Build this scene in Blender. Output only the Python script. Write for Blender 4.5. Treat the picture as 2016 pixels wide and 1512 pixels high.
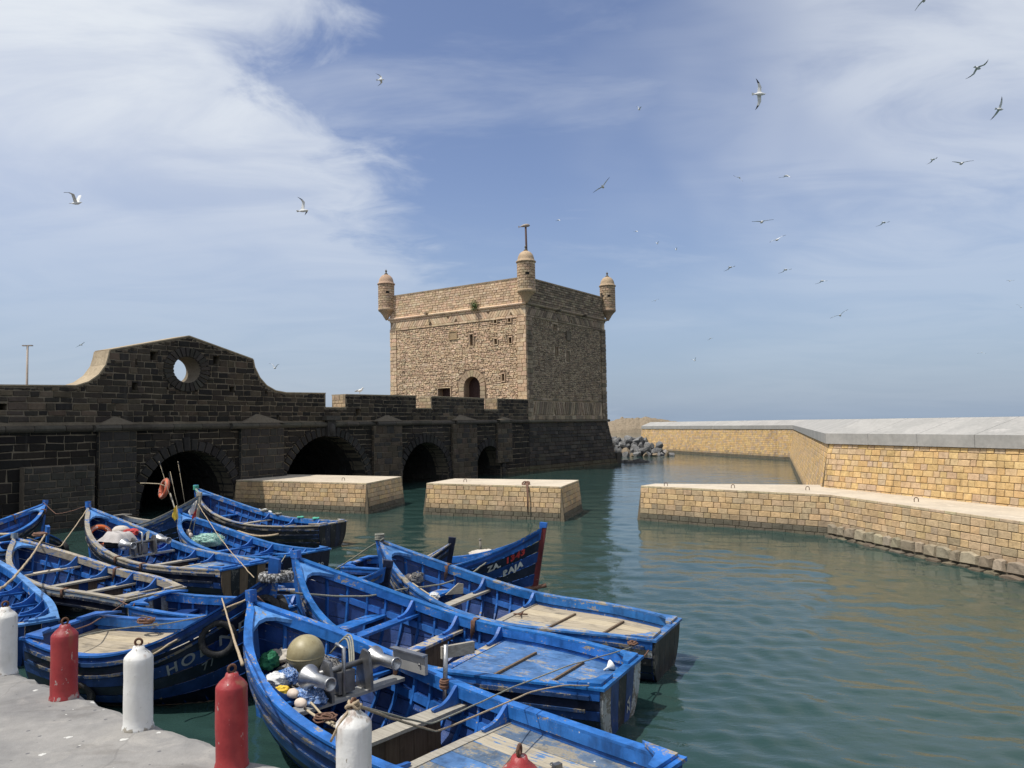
import bpy, math, random
import numpy as np
from mathutils import Vector, Matrix
from mathutils.geometry import tessellate_polygon
random.seed(7); rng = np.random.default_rng(7)
for o in list(bpy.data.objects): bpy.data.objects.remove(o)
scene = bpy.context.scene; COL = scene.collection

# ---------------------------------------------------------------- camera
FPX, PITCH, ROLL, HC = 1514.0, math.radians(3.0), math.radians(0.95), 4.0
_F = np.array([0, math.cos(PITCH), math.sin(PITCH)]); _U0 = np.array([0, -math.sin(PITCH), math.cos(PITCH)]); _R0 = np.array([1., 0, 0])
_R = _R0*math.cos(ROLL) - _U0*math.sin(ROLL); _U = _U0*math.cos(ROLL) + _R0*math.sin(ROLL)
_C = np.array([0, 0, HC])
def ray(px, py): return _F + (px-1008)/FPX*_R - (py-756)/FPX*_U
def P(px, py, z):
    d = ray(px, py); return _C + d*((z-HC)/d[2])
def PD(px, py, dist):
    d = ray(px, py); return _C + d/np.linalg.norm(d)*dist
cd = bpy.data.cameras.new('camera'); cam = bpy.data.objects.new('camera', cd); COL.objects.link(cam)
cd.sensor_width = 36; cd.lens = 36*FPX/2016; cd.clip_start = .05; cd.clip_end = 60000
cam.matrix_world = Matrix(((_R[0], _U[0], -_F[0], 0), (_R[1], _U[1], -_F[1], 0), (_R[2], _U[2], -_F[2], HC), (0, 0, 0, 1)))
scene.camera = cam
scene.cycles.max_bounces = 5; scene.cycles.diffuse_bounces = 3; scene.cycles.glossy_bounces = 3; scene.cycles.transmission_bounces = 2; scene.cycles.volume_bounces = 0

# ---------------------------------------------------------------- sky and sun
SUN_EL = math.radians(64); _h = np.array([-.92, -.39]); _h /= np.linalg.norm(_h)
SUNV = Vector((_h[0]*math.cos(SUN_EL), _h[1]*math.cos(SUN_EL), math.sin(SUN_EL)))
world = bpy.data.worlds.new('World'); scene.world = world; world.use_nodes = True
scene.view_settings.view_transform = 'Standard'; scene.view_settings.look = 'None'
scene.view_settings.exposure = 0.0; scene.view_settings.gamma = 1.0; scene.view_settings.use_curve_mapping = False
ld = bpy.data.lights.new('sun', 'SUN'); ld.energy = 4.35; ld.angle = math.radians(.53); ld.color = (1, .96, .89)
sun = bpy.data.objects.new('sun', ld); COL.objects.link(sun)
sun.rotation_euler = (-SUNV).to_track_quat('-Z', 'Y').to_euler(); sun.location = (-30, -20, 60)

class NT:
    def __init__(s, tree): s.t = tree; s.n = tree.nodes; s.l = tree.links
    def new(s, typ, **kw):
        n = s.n.new(typ)
        for k, v in kw.items():
            if k == 'ins':
                for a, b in v.items():
                    if hasattr(b, 'is_linked') or isinstance(b, bpy.types.NodeSocket): s.l.new(b, n.inputs[a])
                    else: n.inputs[a].default_value = b
            else: setattr(n, k, v)
        return n
    def math(s, op, a, b=None, c=None, clamp=False):
        n = s.n.new('ShaderNodeMath'); n.operation = op; n.use_clamp = clamp
        for i, x in enumerate((a, b, c)):
            if x is None: continue
            if isinstance(x, bpy.types.NodeSocket): s.l.new(x, n.inputs[i])
            else: n.inputs[i].default_value = x
        return n.outputs[0]
    def mix(s, fac, a, b, bt='MIX'):
        n = s.n.new('ShaderNodeMix'); n.data_type = 'RGBA'; n.blend_type = bt
        for i, x in ((0, fac), (6, a), (7, b)):
            if isinstance(x, bpy.types.NodeSocket): s.l.new(x, n.inputs[i])
            elif i == 0: n.inputs[0].default_value = x
            else: n.inputs[i].default_value = (*x, 1) if len(x) == 3 else x
        return n.outputs[2]
    def noise(s, vec, scale, detail=4, rough=.55, w=None, dist=0.0):
        n = s.n.new('ShaderNodeTexNoise')
        if vec is not None: s.l.new(vec, n.inputs['Vector'])
        n.inputs['Scale'].default_value = scale; n.inputs['Detail'].default_value = detail
        n.inputs['Roughness'].default_value = rough; n.inputs['Distortion'].default_value = dist
        return n.outputs['Fac']
    def ramp(s, x, a, b, lo=0., hi=1.):
        n = s.n.new('ShaderNodeMapRange'); n.interpolation_type = 'SMOOTHSTEP'
        s.l.new(x, n.inputs[0]); n.inputs[1].default_value = a; n.inputs[2].default_value = b
        n.inputs[3].default_value = lo; n.inputs[4].default_value = hi
        return n.outputs[0]
    def vscale(s, vec, sc):
        n = s.n.new('ShaderNodeMapping'); s.l.new(vec, n.inputs[0]); n.inputs['Scale'].default_value = sc
        return n.outputs[0]

def build_sky():
    k = NT(world.node_tree); k.n.clear()
    out = k.new('ShaderNodeOutputWorld'); bg = k.new('ShaderNodeBackground')
    sky = k.new('ShaderNodeTexSky', sky_type='NISHITA', sun_disc=False)
    sky.sun_elevation = SUN_EL; sky.sun_rotation = math.atan2(_h[0], _h[1]); sky.altitude = 10
    sky.air_density = 1.0; sky.dust_density = 1.5; sky.ozone_density = 2.2
    tc = k.new('ShaderNodeTexCoord'); sep = k.new('ShaderNodeSeparateXYZ'); k.l.new(tc.outputs['Generated'], sep.inputs[0])
    X, Y, Z = sep.outputs
    az = k.math('ARCTAN2', X, Y); el = k.math('ARCSINE', Z)
    # clouds lie on a high sheet: project the view direction on to it
    zz = k.math('MAXIMUM', k.math('ADD', Z, .14), .03)
    cmb = k.new('ShaderNodeCombineXYZ'); k.l.new(k.math('DIVIDE', X, zz), cmb.inputs[0]); k.l.new(k.math('DIVIDE', Y, zz), cmb.inputs[1])
    pv = cmb.outputs[0]
    rot = k.new('ShaderNodeMapping'); k.l.new(pv, rot.inputs[0]); rot.inputs['Rotation'].default_value = (0, 0, math.radians(-28)); rot.inputs['Scale'].default_value = (.75, 1.35, 1)
    wis = k.noise(rot.outputs[0], 1.5, 6, .58, dist=.8)
    rot2 = k.new('ShaderNodeMapping'); k.l.new(pv, rot2.inputs[0]); rot2.inputs['Rotation'].default_value = (0, 0, math.radians(38)); rot2.inputs['Scale'].default_value = (.8, 1.5, 1)
    fib = k.noise(rot2.outputs[0], 1.5, 6, .56, dist=1.3)
    soft = k.noise(pv, .75, 4, .5, dist=.4)
    fine = k.noise(pv, 4.5, 5, .62, dist=.6)
    big = k.noise(pv, 1.6, 6, .55, dist=.3)
    # open blue lane between two cirrus banks: the bank's edge as azimuth over elevation
    cr = k.new('ShaderNodeValToRGB'); el01 = k.math('MULTIPLY', el, 1/.64, clamp=True); k.l.new(el01, cr.inputs[0]); e = cr.color_ramp
    tab = [(0.0, .16), (.10, .03), (.172, -.02), (.23, -.095), (.268, -.125), (.30, -.128), (.353, -.153), (.386, -.217), (.421, -.27), (.462, -.25), (.505, -.17), (.545, -.12), (.64, -.05)]
    while len(e.elements) < len(tab): e.elements.new(.5)
    for q, (a, b) in zip(e.elements, tab): q.position = a/.64; v_ = b+.5; q.color = (v_, v_, v_, 1)
    edge = k.math('SUBTRACT', az, k.math('SUBTRACT', cr.outputs[0], .5))
    edge = k.math('ADD', edge, k.math('MULTIPLY', k.math('SUBTRACT', big, .5), .20))
    edge = k.math('ADD', edge, k.math('MULTIPLY', k.math('SUBTRACT', fine, .5), .26))
    edge = k.math('ADD', edge, k.math('MULTIPLY', k.math('SUBTRACT', fib, .5), .18))
    left = k.ramp(edge, .03, -.13)
    edge2 = k.math('ADD', k.math('SUBTRACT', az, k.math('MULTIPLY', k.math('SUBTRACT', el, .30), .25)), k.math('MULTIPLY', k.math('SUBTRACT', soft, .5), .9))
    right = k.ramp(edge2, .08, .50)
    lowL = k.ramp(el, .06, .46); lowR = k.ramp(el, .02, .40)
    left = k.math('MULTIPLY', left, k.math('ADD', k.math('MULTIPLY', lowL, .66), .14))
    left = k.math('MULTIPLY', left, k.math('MULTIPLY', k.ramp(fib, .28, .66, .72, 1.08), k.ramp(soft, .25, .6, .74, 1.08)))
    right = k.math('MULTIPLY', right, k.math('MULTIPLY', k.math('ADD', k.math('MULTIPLY', lowR, .60), .07), k.ramp(fib, .25, .62, .5, 1.08)))
    wisp = k.math('MULTIPLY', k.ramp(k.math('MAXIMUM', wis, k.math('SUBTRACT', fib, .05)), .49, .80), k.math('ADD', k.math('MULTIPLY', lowR, .26), .05))
    m = k.math('MAXIMUM', k.math('MAXIMUM', left, right), wisp)
    m = k.math('ADD', m, k.math('MULTIPLY', left, .12), clamp=True)
    skyc = k.mix(1.0, sky.outputs[0], (.134, .125, .134), 'MULTIPLY')
    haze = k.ramp(el, .34, -.02, 0, .72)
    skyc = k.mix(haze, skyc, (.31, .43, .60))
    col = k.mix(m, skyc, (.80, .845, .90))
    k.l.new(col, bg.inputs[0]); bg.inputs[1].default_value = 1.0
    k.l.new(bg.outputs[0], out.inputs[0])
build_sky()

# ---------------------------------------------------------------- materials
MATS = {}
def material(name):
    m = bpy.data.materials.new(name); m.use_nodes = True; k = NT(m.node_tree); k.n.clear()
    out = k.new('ShaderNodeOutputMaterial'); b = k.new('ShaderNodeBsdfPrincipled'); k.l.new(b.outputs[0], out.inputs[0])
    MATS[name] = m
    return m, k, b
def bump(k, b, h, strength, dist=.02):
    n = k.new('ShaderNodeBump'); n.inputs['Strength'].default_value = strength; n.inputs['Distance'].default_value = dist
    k.l.new(h, n.inputs['Height']); k.l.new(n.outputs[0], b.inputs['Normal'])
def coords(k):
    # object coordinates shifted by a random amount for each object
    c = k.new('ShaderNodeTexCoord').outputs['Object']; r = k.new('ShaderNodeObjectInfo').outputs['Random']
    a = k.new('ShaderNodeVectorMath', operation='ADD'); k.l.new(c, a.inputs[0]); k.l.new(k.math('MULTIPLY', r, 97.3), a.inputs[1]); return a.outputs[0]
def coords0(k): return k.new('ShaderNodeTexCoord').outputs['Object']
def rnd(k): return k.new('ShaderNodeObjectInfo').outputs['Random']
def geo_pos(k): return k.new('ShaderNodeNewGeometry').outputs['Position']
def _stone():
    # every stone face carries its own colour in the 'tint' attribute
    m, k, b = material('stone'); at = k.new('ShaderNodeAttribute', attribute_name='tint')
    v = geo_pos(k)
    n1 = k.noise(v, 7, 5, .68); n2 = k.noise(v, 1.1, 4, .6); n3 = k.noise(v, 42, 2, .6)
    c = k.mix(1.0, at.outputs['Color'], k.mix(n1, (.50, .48, .46), (1.42, 1.42, 1.40)), 'MULTIPLY')
    c = k.mix(k.ramp(n2, .42, .72, 0, .5), c, k.mix(1.0, c, (.56, .56, .58), 'MULTIPLY'))
    c = k.mix(k.ramp(n3, .66, .76, 0, .5), c, k.mix(1.0, c, (.4, .4, .4), 'MULTIPLY'))
    # rain and salt streaks running down the walls
    st = k.noise(k.vscale(v, (2.4, 2.4, .16)), 1.0, 5, .65)
    c = k.mix(k.ramp(st, .54, .74, 0, .42), c, k.mix(1.0, c, (.42, .42, .44), 'MULTIPLY'))
    st2 = k.noise(k.vscale(v, (1.3, 1.3, .1)), 1.7, 4, .6)
    c = k.mix(k.ramp(st2, .60, .80, 0, .22), c, (.30, .27, .23))
    k.l.new(c, b.inputs['Base Color']); b.inputs['Roughness'].default_value = .9; b.inputs['Specular IOR Level'].default_value = .25
    bump(k, b, k.math('ADD', n1, k.math('MULTIPLY', n3, .35)), .75, .03)
_stone()
def simple(name, c1, c2, rough=.7, scale=6, bscale=30, bstr=.3, metal=0, spec=.4, c3=None, t3=(.6, .7), dist=.01):
    m, k, b = material(name); v = coords(k); r = k.math('MULTIPLY', rnd(k), 37.)
    n = k.noise(v, scale, 6, .6, w=r); n2 = k.noise(v, bscale, 5, .65, w=r)
    c = k.mix(k.ramp(n, .3, .7), c1, c2)
    if c3 is not None: c = k.mix(k.ramp(n2, *t3), c, c3)
    k.l.new(c, b.inputs['Base Color']); b.inputs['Roughness'].default_value = rough; b.inputs['Metallic'].default_value = metal
    b.inputs['Specular IOR Level'].default_value = spec
    bump(k, b, n2, bstr, dist)
    return m
def _concrete(name, base, dark, light, scale=1.0, spots=True):
    m, k, b = material(name); v = geo_pos(k)
    n1 = k.noise(v, .9*scale, 7, .62, dist=.4); n2 = k.noise(v, 9*scale, 6, .65); n3 = k.noise(v, 60*scale, 3, .6)
    c = k.mix(k.ramp(n1, .36, .64), base, dark); c = k.mix(k.ramp(n1, .60, .70), c, light)
    c = k.mix(1.0, c, k.mix(n2, (.72, .72, .72), (1.25, 1.25, 1.25)), 'MULTIPLY')
    if spots:
        pd = k.noise(k.vscale(v, (1.0, 1.6, 1)), .75, 5, .6, dist=1.2); c = k.mix(k.ramp(pd, .50, .60, 0, .55), c, k.mix(1.0, c, (.62, .60, .58), 'MULTIPLY'))
        pd2 = k.noise(v, 2.3, 6, .7, dist=.8); c = k.mix(k.ramp(pd2, .56, .66, 0, .5), c, k.mix(1.0, c, (1.28, 1.26, 1.22), 'MULTIPLY'))
        wv = k.mix(.06, v, k.new('ShaderNodeTexNoise', ins={'Vector': v, 'Scale': 22.0}).outputs['Color'])
        vo = k.new('ShaderNodeTexVoronoi', voronoi_dimensions='2D'); k.l.new(wv, vo.inputs['Vector']); vo.inputs['Scale'].default_value = 5.5*scale; vo.inputs['Randomness'].default_value = 1
        sel = k.new('ShaderNodeSeparateColor'); k.l.new(vo.outputs['Color'], sel.inputs[0])
        rad = k.math('MULTIPLY', k.ramp(sel.outputs[0], .50, 1.0, 0, .105), k.math('ADD', n2, .5))
        c = k.mix(k.math('MULTIPLY', k.math('LESS_THAN', vo.outputs['Distance'], rad), .75), c, (.62, .61, .57))
        vo2 = k.new('ShaderNodeTexVoronoi', voronoi_dimensions='2D'); k.l.new(v, vo2.inputs['Vector']); vo2.inputs['Scale'].default_value = 11*scale
        sel2 = k.new('ShaderNodeSeparateColor'); k.l.new(vo2.outputs['Color'], sel2.inputs[0])
        c = k.mix(k.math('MULTIPLY', k.math('LESS_THAN', vo2.outputs['Distance'], k.ramp(sel2.outputs[1], .8, 1.0, 0, .14)), .7), c, (.08, .08, .09))
        vo3 = k.new('ShaderNodeTexVoronoi', feature='DISTANCE_TO_EDGE'); k.l.new(k.mix(.12, v, k.new('ShaderNodeTexNoise', ins={'Vector': v, 'Scale': 3.0}).outputs['Color']), vo3.inputs['Vector']); vo3.inputs['Scale'].default_value = .55
        c = k.mix(k.ramp(vo3.outputs['Distance'], .005, .001, 0, .22), c, (.10, .095, .09))
    k.l.new(c, b.inputs['Base Color']); b.inputs['Roughness'].default_value = .88; b.inputs['Specular IOR Level'].default_value = .3
    bump(k, b, k.math('ADD', n2, k.math('MULTIPLY', n3, .5)), .5, .012)
_concrete('quay_concrete', (.27, .257, .24), (.185, .18, .175), (.33, .31, .285))
_concrete('pier_cap', (.56, .48, .37), (.47, .40, .31), (.62, .54, .43), .8, False)
_concrete('coping', (.37, .355, .33), (.31, .30, .28), (.41, .39, .365), .8, False)
simple('coping_joint', (.10, .10, .10), (.14, .14, .13), .9)
def _water():
    m, k, b = material('water'); v = geo_pos(k)
    n = k.noise(v, .05, 3, .5)
    c = k.mix(k.ramp(n, .3, .7), (.020, .046, .041), (.028, .060, .053))
    k.l.new(c, b.inputs['Base Color']); b.inputs['Roughness'].default_value = .02; b.inputs['IOR'].default_value = 1.333
    b.inputs['Specular IOR Level'].default_value = .5
    r1 = k.noise(k.vscale(v, (1.6, 2.6, 1)), 2.4, 4, .55, dist=.5); r2 = k.noise(k.vscale(v, (1.0, 1.9, 1)), 7, 3, .55)
    big = k.noise(k.vscale(v, (1, 1.6, 1)), .6, 3, .5)
    h = k.math('ADD', k.math('MULTIPLY', r1, 1.0), k.math('MULTIPLY', r2, .42)); h = k.math('ADD', h, k.math('MULTIPLY', big, .8)); h = k.math('MULTIPLY', h, k.ramp(k.noise(k.vscale(v, (1, .6, 1)), .11, 3, .5), .35, .62, .45, 1.25))
    bump(k, b, h, .20, .05)
_water()
simple('iron', (.05, .035, .028), (.12, .055, .03), .75, 20, 60, .4)
simple('hole_shade', (.012, .011, .010), (.02, .018, .016), .95)  # near-black colour stands in for the shade inside openings
simple('door_wood', (.035, .016, .012), (.06, .026, .019), .7, 9)
simple('pole_paint', (.30, .24, .19), (.36, .30, .25), .6)

# ---------------------------------------------------------------- mesh building
class MB:
    def __init__(s): s.v = []; s.f = []; s.c = []; s.m = []; s.sm = []
    def add(s, vs, fs, col=(1, 1, 1), mi=0, smooth=False):
        o = len(s.v); s.v += [tuple(map(float, q)) for q in vs]
        for f in fs: s.f.append(tuple(i+o for i in f)); s.c.append(col); s.m.append(mi); s.sm.append(smooth)
    def hexa(s, p, col=(1, 1, 1), mi=0):      # 8 points: 4 bottom ccw, 4 top ccw
        s.add(p, [(3, 2, 1, 0), (4, 5, 6, 7), (0, 1, 5, 4), (1, 2, 6, 5), (2, 3, 7, 6), (3, 0, 4, 7)], col, mi)
    def box(s, c, sx, sy, sz, col=(1, 1, 1), ax=None, mi=0):
        c = np.array(c, float); X, Y, Z = (np.eye(3) if ax is None else np.array(ax, float))
        X = X*sx/2; Y = Y*sy/2; Z = Z*sz/2
        s.hexa([c-X-Y-Z, c+X-Y-Z, c+X+Y-Z, c-X+Y-Z, c-X-Y+Z, c+X-Y+Z, c+X+Y+Z, c-X+Y+Z], col, mi)
    def bar(s, a, b, w, h, up=(0, 0, 1), col=(1, 1, 1), mi=0):
        a = np.array(a, float); b = np.array(b, float); d = b-a; L = np.linalg.norm(d); d /= L
        n = np.cross(up, d); n /= np.linalg.norm(n); u = np.cross(d, n)
        s.box((a+b)/2, L, w, h, col, (d, n, u), mi)
    def tube(s, pts, r, n=8, col=(1, 1, 1), caps=True, mi=0, smooth=True):
        pts = [np.array(q, float) for q in pts]; R = [r]*len(pts) if np.isscalar(r) else list(r)
        vs = []; prev = None
        for i, q in enumerate(pts):
            d = pts[min(i+1, len(pts)-1)] - pts[max(i-1, 0)]; d = d/max(np.linalg.norm(d), 1e-9)
            if prev is None:
                a = np.array([0, 0, 1.]) if abs(d[2]) < .9 else np.array([1., 0, 0]); x = np.cross(a, d)
            else: x = prev - d*np.dot(prev, d)
            x /= max(np.linalg.norm(x), 1e-9); prev = x; y = np.cross(d, x)
            vs += [q + R[i]*(math.cos(2*math.pi*j/n)*x + math.sin(2*math.pi*j/n)*y) for j in range(n)]
        fs = [(i*n+j, i*n+(j+1) % n, (i+1)*n+(j+1) % n, (i+1)*n+j) for i in range(len(pts)-1) for j in range(n)]
        if caps: fs += [tuple(range(n-1, -1, -1)), tuple((len(pts)-1)*n+j for j in range(n))]
        s.add(vs, fs, col, mi, smooth)
    def ring(s, c, ax1, ax2, R, r, n=20, m=8, col=(1, 1, 1), mi=0):
        c = np.array(c, float); a = np.array(ax1, float); b = np.array(ax2, float); w = np.cross(a, b); vs = []
        for i in range(n):
            t = 2*math.pi*i/n; d = a*math.cos(t)+b*math.sin(t)
            vs += [c + d*(R + r*math.cos(2*math.pi*j/m)) + w*r*math.sin(2*math.pi*j/m) for j in range(m)]
        s.add(vs, [(i*m+j, ((i+1) % n)*m+j, ((i+1) % n)*m+(j+1) % m, i*m+(j+1) % m) for i in range(n) for j in range(m)], col, mi, True)
    def lathe(s, c, prof, n=24, col=(1, 1, 1), mi=0, ax=None, smooth=True, wob=0):
        c = np.array(c, float); X, Y, Z = (np.eye(3) if ax is None else np.array(ax, float)); vs = []
        for (r, h) in prof:
            vs += [c + X*r*math.cos(2*math.pi*j/n)*(1+wob*random.uniform(-1, 1)) + Y*r*math.sin(2*math.pi*j/n)*(1+wob*random.uniform(-1, 1)) + Z*h for j in range(n)]
        fs = [(i*n+j, i*n+(j+1) % n, (i+1)*n+(j+1) % n, (i+1)*n+j) for i in range(len(prof)-1) for j in range(n)]
        fs += [tuple(range(n-1, -1, -1)), tuple((len(prof)-1)*n+j for j in range(n))]
        s.add(vs, fs, col, mi, smooth)
    def prism(s, loops, off, col=(1, 1, 1), mi=0, back=True, front=True):
        """loops: list of 3-D loops (first outer, others holes); extruded by vector off"""
        off = np.array(off, float); flat = []; starts = []
        for lp in loops: starts.append(len(flat)); flat += [np.array(q, float) for q in lp]
        tris = tessellate_polygon([[Vector(q) for q in lp] for lp in loops])
        n = len(flat); vs = flat + [q+off for q in flat]; fs = []
        if front: fs += [tuple(t) for t in tris]
        if back: fs += [tuple(n+i for i in reversed(t)) for t in tris]
        for st, lp in zip(starts, loops):
            m = len(lp); fs += [(st+i, st+(i+1) % m, n+st+(i+1) % m, n+st+i) for i in range(m)]
        s.add(vs, fs, col, mi)
    def build(s, name, mat, parent=None, recalc=True):
        me = bpy.data.meshes.new(name); me.from_pydata(s.v, [], s.f)
        for x in (mat if isinstance(mat, (list, tuple)) else [mat]): me.materials.append(MATS[x] if isinstance(x, str) else x)
        nf = len(s.f)
        me.polygons.foreach_set('material_index', s.m); me.polygons.foreach_set('use_smooth', s.sm)
        a = me.attributes.new('tint', 'FLOAT_COLOR', 'FACE')
        a.data.foreach_set('color', np.c_[np.array(s.c, float).reshape(nf, 3), np.ones(nf)].ravel())
        if recalc:
            import bmesh
            bm = bmesh.new(); bm.from_mesh(me); bmesh.ops.recalc_face_normals(bm, faces=bm.faces); bm.to_mesh(me); bm.free()
        me.update()
        o = bpy.data.objects.new(name, me); COL.objects.link(o)
        if parent is not None: o.parent = parent
        return o
def tag(o, label=None, cat=None, group=None, kind=None):
    if label: o['label'] = label
    if cat: o['category'] = cat
    if group: o['group'] = group
    if kind: o['kind'] = kind
    return o
def thing(name, label, cat, group=None, loc=(0, 0, 0), rz=0):
    o = bpy.data.objects.new(name, None); o.empty_display_size = .2; COL.objects.link(o)
    o.location = loc; o.rotation_euler = (0, 0, rz)
    return tag(o, label, cat, group)

class Frame:
    def __init__(s, O, U, V, W): s.O, s.U, s.V, s.W = [np.array(x, float) for x in (O, U, V, W)]
    def __call__(s, u, v, w=0): return s.O + s.U*u + s.V*v + s.W*w
    def hit(s, px, py):
        d = ray(px, py); n = np.cross(s.U, s.V); q = _C + d*(np.dot(s.O-_C, n)/np.dot(d, n)) - s.O
        A = np.array([s.U, s.V]).T; r = np.linalg.lstsq(A, q, rcond=None)[0]; return r[0], r[1]
def jig(c, a=.12, hue=.04):
    k = 1+random.uniform(-a, a); return tuple(max(.004, x*k*(1+random.uniform(-hue, hue))) for x in c)
class Stones:
    """collects single stones of one building; the ones that show largest become parts, the rest one mass"""
    def __init__(s): s.it = []
    def poly(s, fr, pts, col, proud=.025, bev=.018, deep=.03):
        cu = sum(p[0] for p in pts)/len(pts); cv = sum(p[1] for p in pts)/len(pts); n = len(pts)
        w = max(p[0] for p in pts)-min(p[0] for p in pts); h = max(p[1] for p in pts)-min(p[1] for p in pts)
        fx = max(.3, 1-2*bev/max(w, .01)); fy = max(.3, 1-2*bev/max(h, .01))
        o = [fr(u, v, -deep) for u, v in pts]; i = [fr(cu+(u-cu)*fx, cv+(v-cv)*fy, proud*random.uniform(.85, 1.15)) for u, v in pts]
        m = [fr(u, v, proud*.45) for u, v in pts]
        fs = [tuple(2*n+j for j in range(n))]
        for a in (0, 1): fs += [(a*n+j, a*n+(j+1) % n, (a+1)*n+(j+1) % n, (a+1)*n+j) for j in range(n)]
        c = fr(cu, cv, 0); d = c-_C; D = np.linalg.norm(d); nrm = np.cross(fr.U, fr.V)
        vis = w*h*abs(np.dot(d/D, nrm/np.linalg.norm(nrm)))/D**2
        px = 1008+FPX*np.dot(d, _R)/max(np.dot(d, _F), .1)
        if px < -20 or px > 2040 or np.dot(d, _F) < .5 or c[2] < -.1: vis *= 1e-3
        s.it.append((vis, o+m+i, fs, col))
    def rect(s, fr, u0, v0, u1, v1, col, **k): s.poly(fr, [(u0, v0), (u1, v0), (u1, v1), (u0, v1)], col, **k)
    def wall(s, fr, u0, u1, v0, v1, h, wr, colf, inside=None, joint=.02, hj=.0, jit=0., off=.5, cut=(), **k):
        v = v0; row = 0
        while v < v1-.04:
            hh = h*(1+random.uniform(-hj, hj)); top = min(v+hh, v1)
            if v1-top < h*.4: top = v1
            u = u0-random.uniform(0, wr[1])*off
            while u < u1-.02:
                w = random.uniform(*wr); a, b = max(u, u0), min(u+w, u1); u += w
                if b-a < .07: continue
                rs = [(a+joint/2, v+joint/2, b-joint/2, top-joint/2)]
                for A, B, C, D in cut:
                    nr = []
                    for x0, y0, x1, y1 in rs:
                        if x1 <= A or x0 >= C or y1 <= B or y0 >= D: nr.append((x0, y0, x1, y1)); continue
                        if x0 < A: nr.append((x0, y0, A, y1))
                        if x1 > C: nr.append((C, y0, x1, y1))
                        l, r = max(x0, A), min(x1, C)
                        if y0 < B: nr.append((l, y0, r, B))
                        if y1 > D: nr.append((l, D, r, y1))
                    rs = nr
                for q in rs: s._put(fr, *q, colf, inside, jit if len(rs) == 1 else 0, 3, k)
            v = top; row += 1
    def _put(s, fr, a, b, c, d, colf, inside, jit, lev, k):
        if c-a < .05 or d-b < .04: return
        if inside is not None:
            t = [inside(x, y) for x, y in ((a, b), (c, b), (c, d), (a, d), ((a+c)/2, (b+d)/2), ((a+c)/2, b), ((a+c)/2, d), (a, (b+d)/2), (c, (b+d)/2))]
            if not all(t):
                if any(t) and lev:
                    x, y = (a+c)/2, (b+d)/2
                    for q in ((a, b, x, y), (x, b, c, y), (a, y, x, d), (x, y, c, d)): s._put(fr, *q, colf, inside, jit, lev-1, k)
                return
        j = lambda: random.uniform(-jit, jit)
        pts = [(a+j(), b+j()), (c+j(), b+j()), (c+j(), d+j()), (a+j(), d+j())]
        kk = dict(k); kk['proud'] = k.get('proud', .025)*random.uniform(1-k.get('pj', .2), 1+k.get('pj', .2)); kk.pop('pj', None)
        s.poly(fr, pts, colf((a+c)/2, (b+d)/2), **kk)
    def emit(s, parent, name='stone', rest='stonework', limit=300, mat='stone'):
        it = sorted(s.it, key=lambda q: -q[0])
        for vis, vs, fs, col in it[:limit]:
            m = MB(); m.add(vs, fs, col); m.build(name, mat, parent, recalc=False)
        if len(it) > limit:
            m = MB()
            for vis, vs, fs, col in it[limit:]: m.add(vs, fs, col)
            tag(m.build(rest, mat, parent, recalc=False), kind='stuff')

# ================================================================ water
def build_water():
    waves = []
    for lam in np.geomspace(.30, 2.6, 24):
        for _ in range(2):
            th = rng.normal(math.radians(75), .75); waves.append((lam, 2*math.pi/lam*math.cos(th), 2*math.pi/lam*math.sin(th), rng.uniform(0, 6.28), .0022*lam**.10))
    def grid(rs, ths, disp):
        T, Rr = np.meshgrid(ths, rs); X = Rr*np.sin(T); Y = Rr*np.cos(T); Z = np.zeros_like(X)
        if disp:
            for lam, kx, ky, ph, a in waves:
                step = Rr*.0068; fade = np.clip((lam/step-2.2)/2, 0, 1)*np.clip((.80-np.abs(T))/.08, 0, 1)
                Z += a*fade*np.sin(kx*X+ky*Y+ph+.6*np.sin(.31*X-.23*Y))
        n, m = X.shape; idx = np.arange(n*m).reshape(n, m)
        f = np.stack([idx[:-1, :-1], idx[:-1, 1:], idx[1:, 1:], idx[1:, :-1]], -1).reshape(-1, 4)[:, ::-1]
        return np.c_[X.ravel(), Y.ravel(), Z.ravel()], f
    r1 = np.r_[np.geomspace(3.0, 150, 560), np.geomspace(170, 40000, 24)]
    v1, f1 = grid(r1, np.linspace(-.8, .8, 400), True)
    v2, f2 = grid(np.r_[3., 40, 150, 700, 40000], np.linspace(.8, 2*math.pi-.8, 40), False)
    v = np.r_[v1, v2]; f = np.r_[f1, f2+len(v1)]
    me = bpy.data.meshes.new('sea_water'); me.vertices.add(len(v)); me.vertices.foreach_set('co', v.ravel())
    me.loops.add(f.size); me.loops.foreach_set('vertex_index', f.ravel().astype(np.int32))
    me.polygons.add(len(f)); me.polygons.foreach_set('loop_start', np.arange(0, f.size, 4, dtype=np.int32))
    me.polygons.foreach_set('use_smooth', np.ones(len(f), bool)); me.update(calc_edges=True); me.validate()
    me.materials.append(MATS['water'])
    o = bpy.data.objects.new('sea_water', me); COL.objects.link(o); tag(o, 'teal harbour water running out to the open sea', kind='structure')
    # the seabed closes the water from below
    m = MB(); m.add([(-41000, -41000, -6), (41000, -41000, -6), (41000, 41000, -6), (-41000, 41000, -6)], [(0, 1, 2, 3)], (.05, .05, .04))
    tag(m.build('seabed', 'stone'), 'sandy seabed below the harbour water', kind='structure')
build_water()

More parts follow.
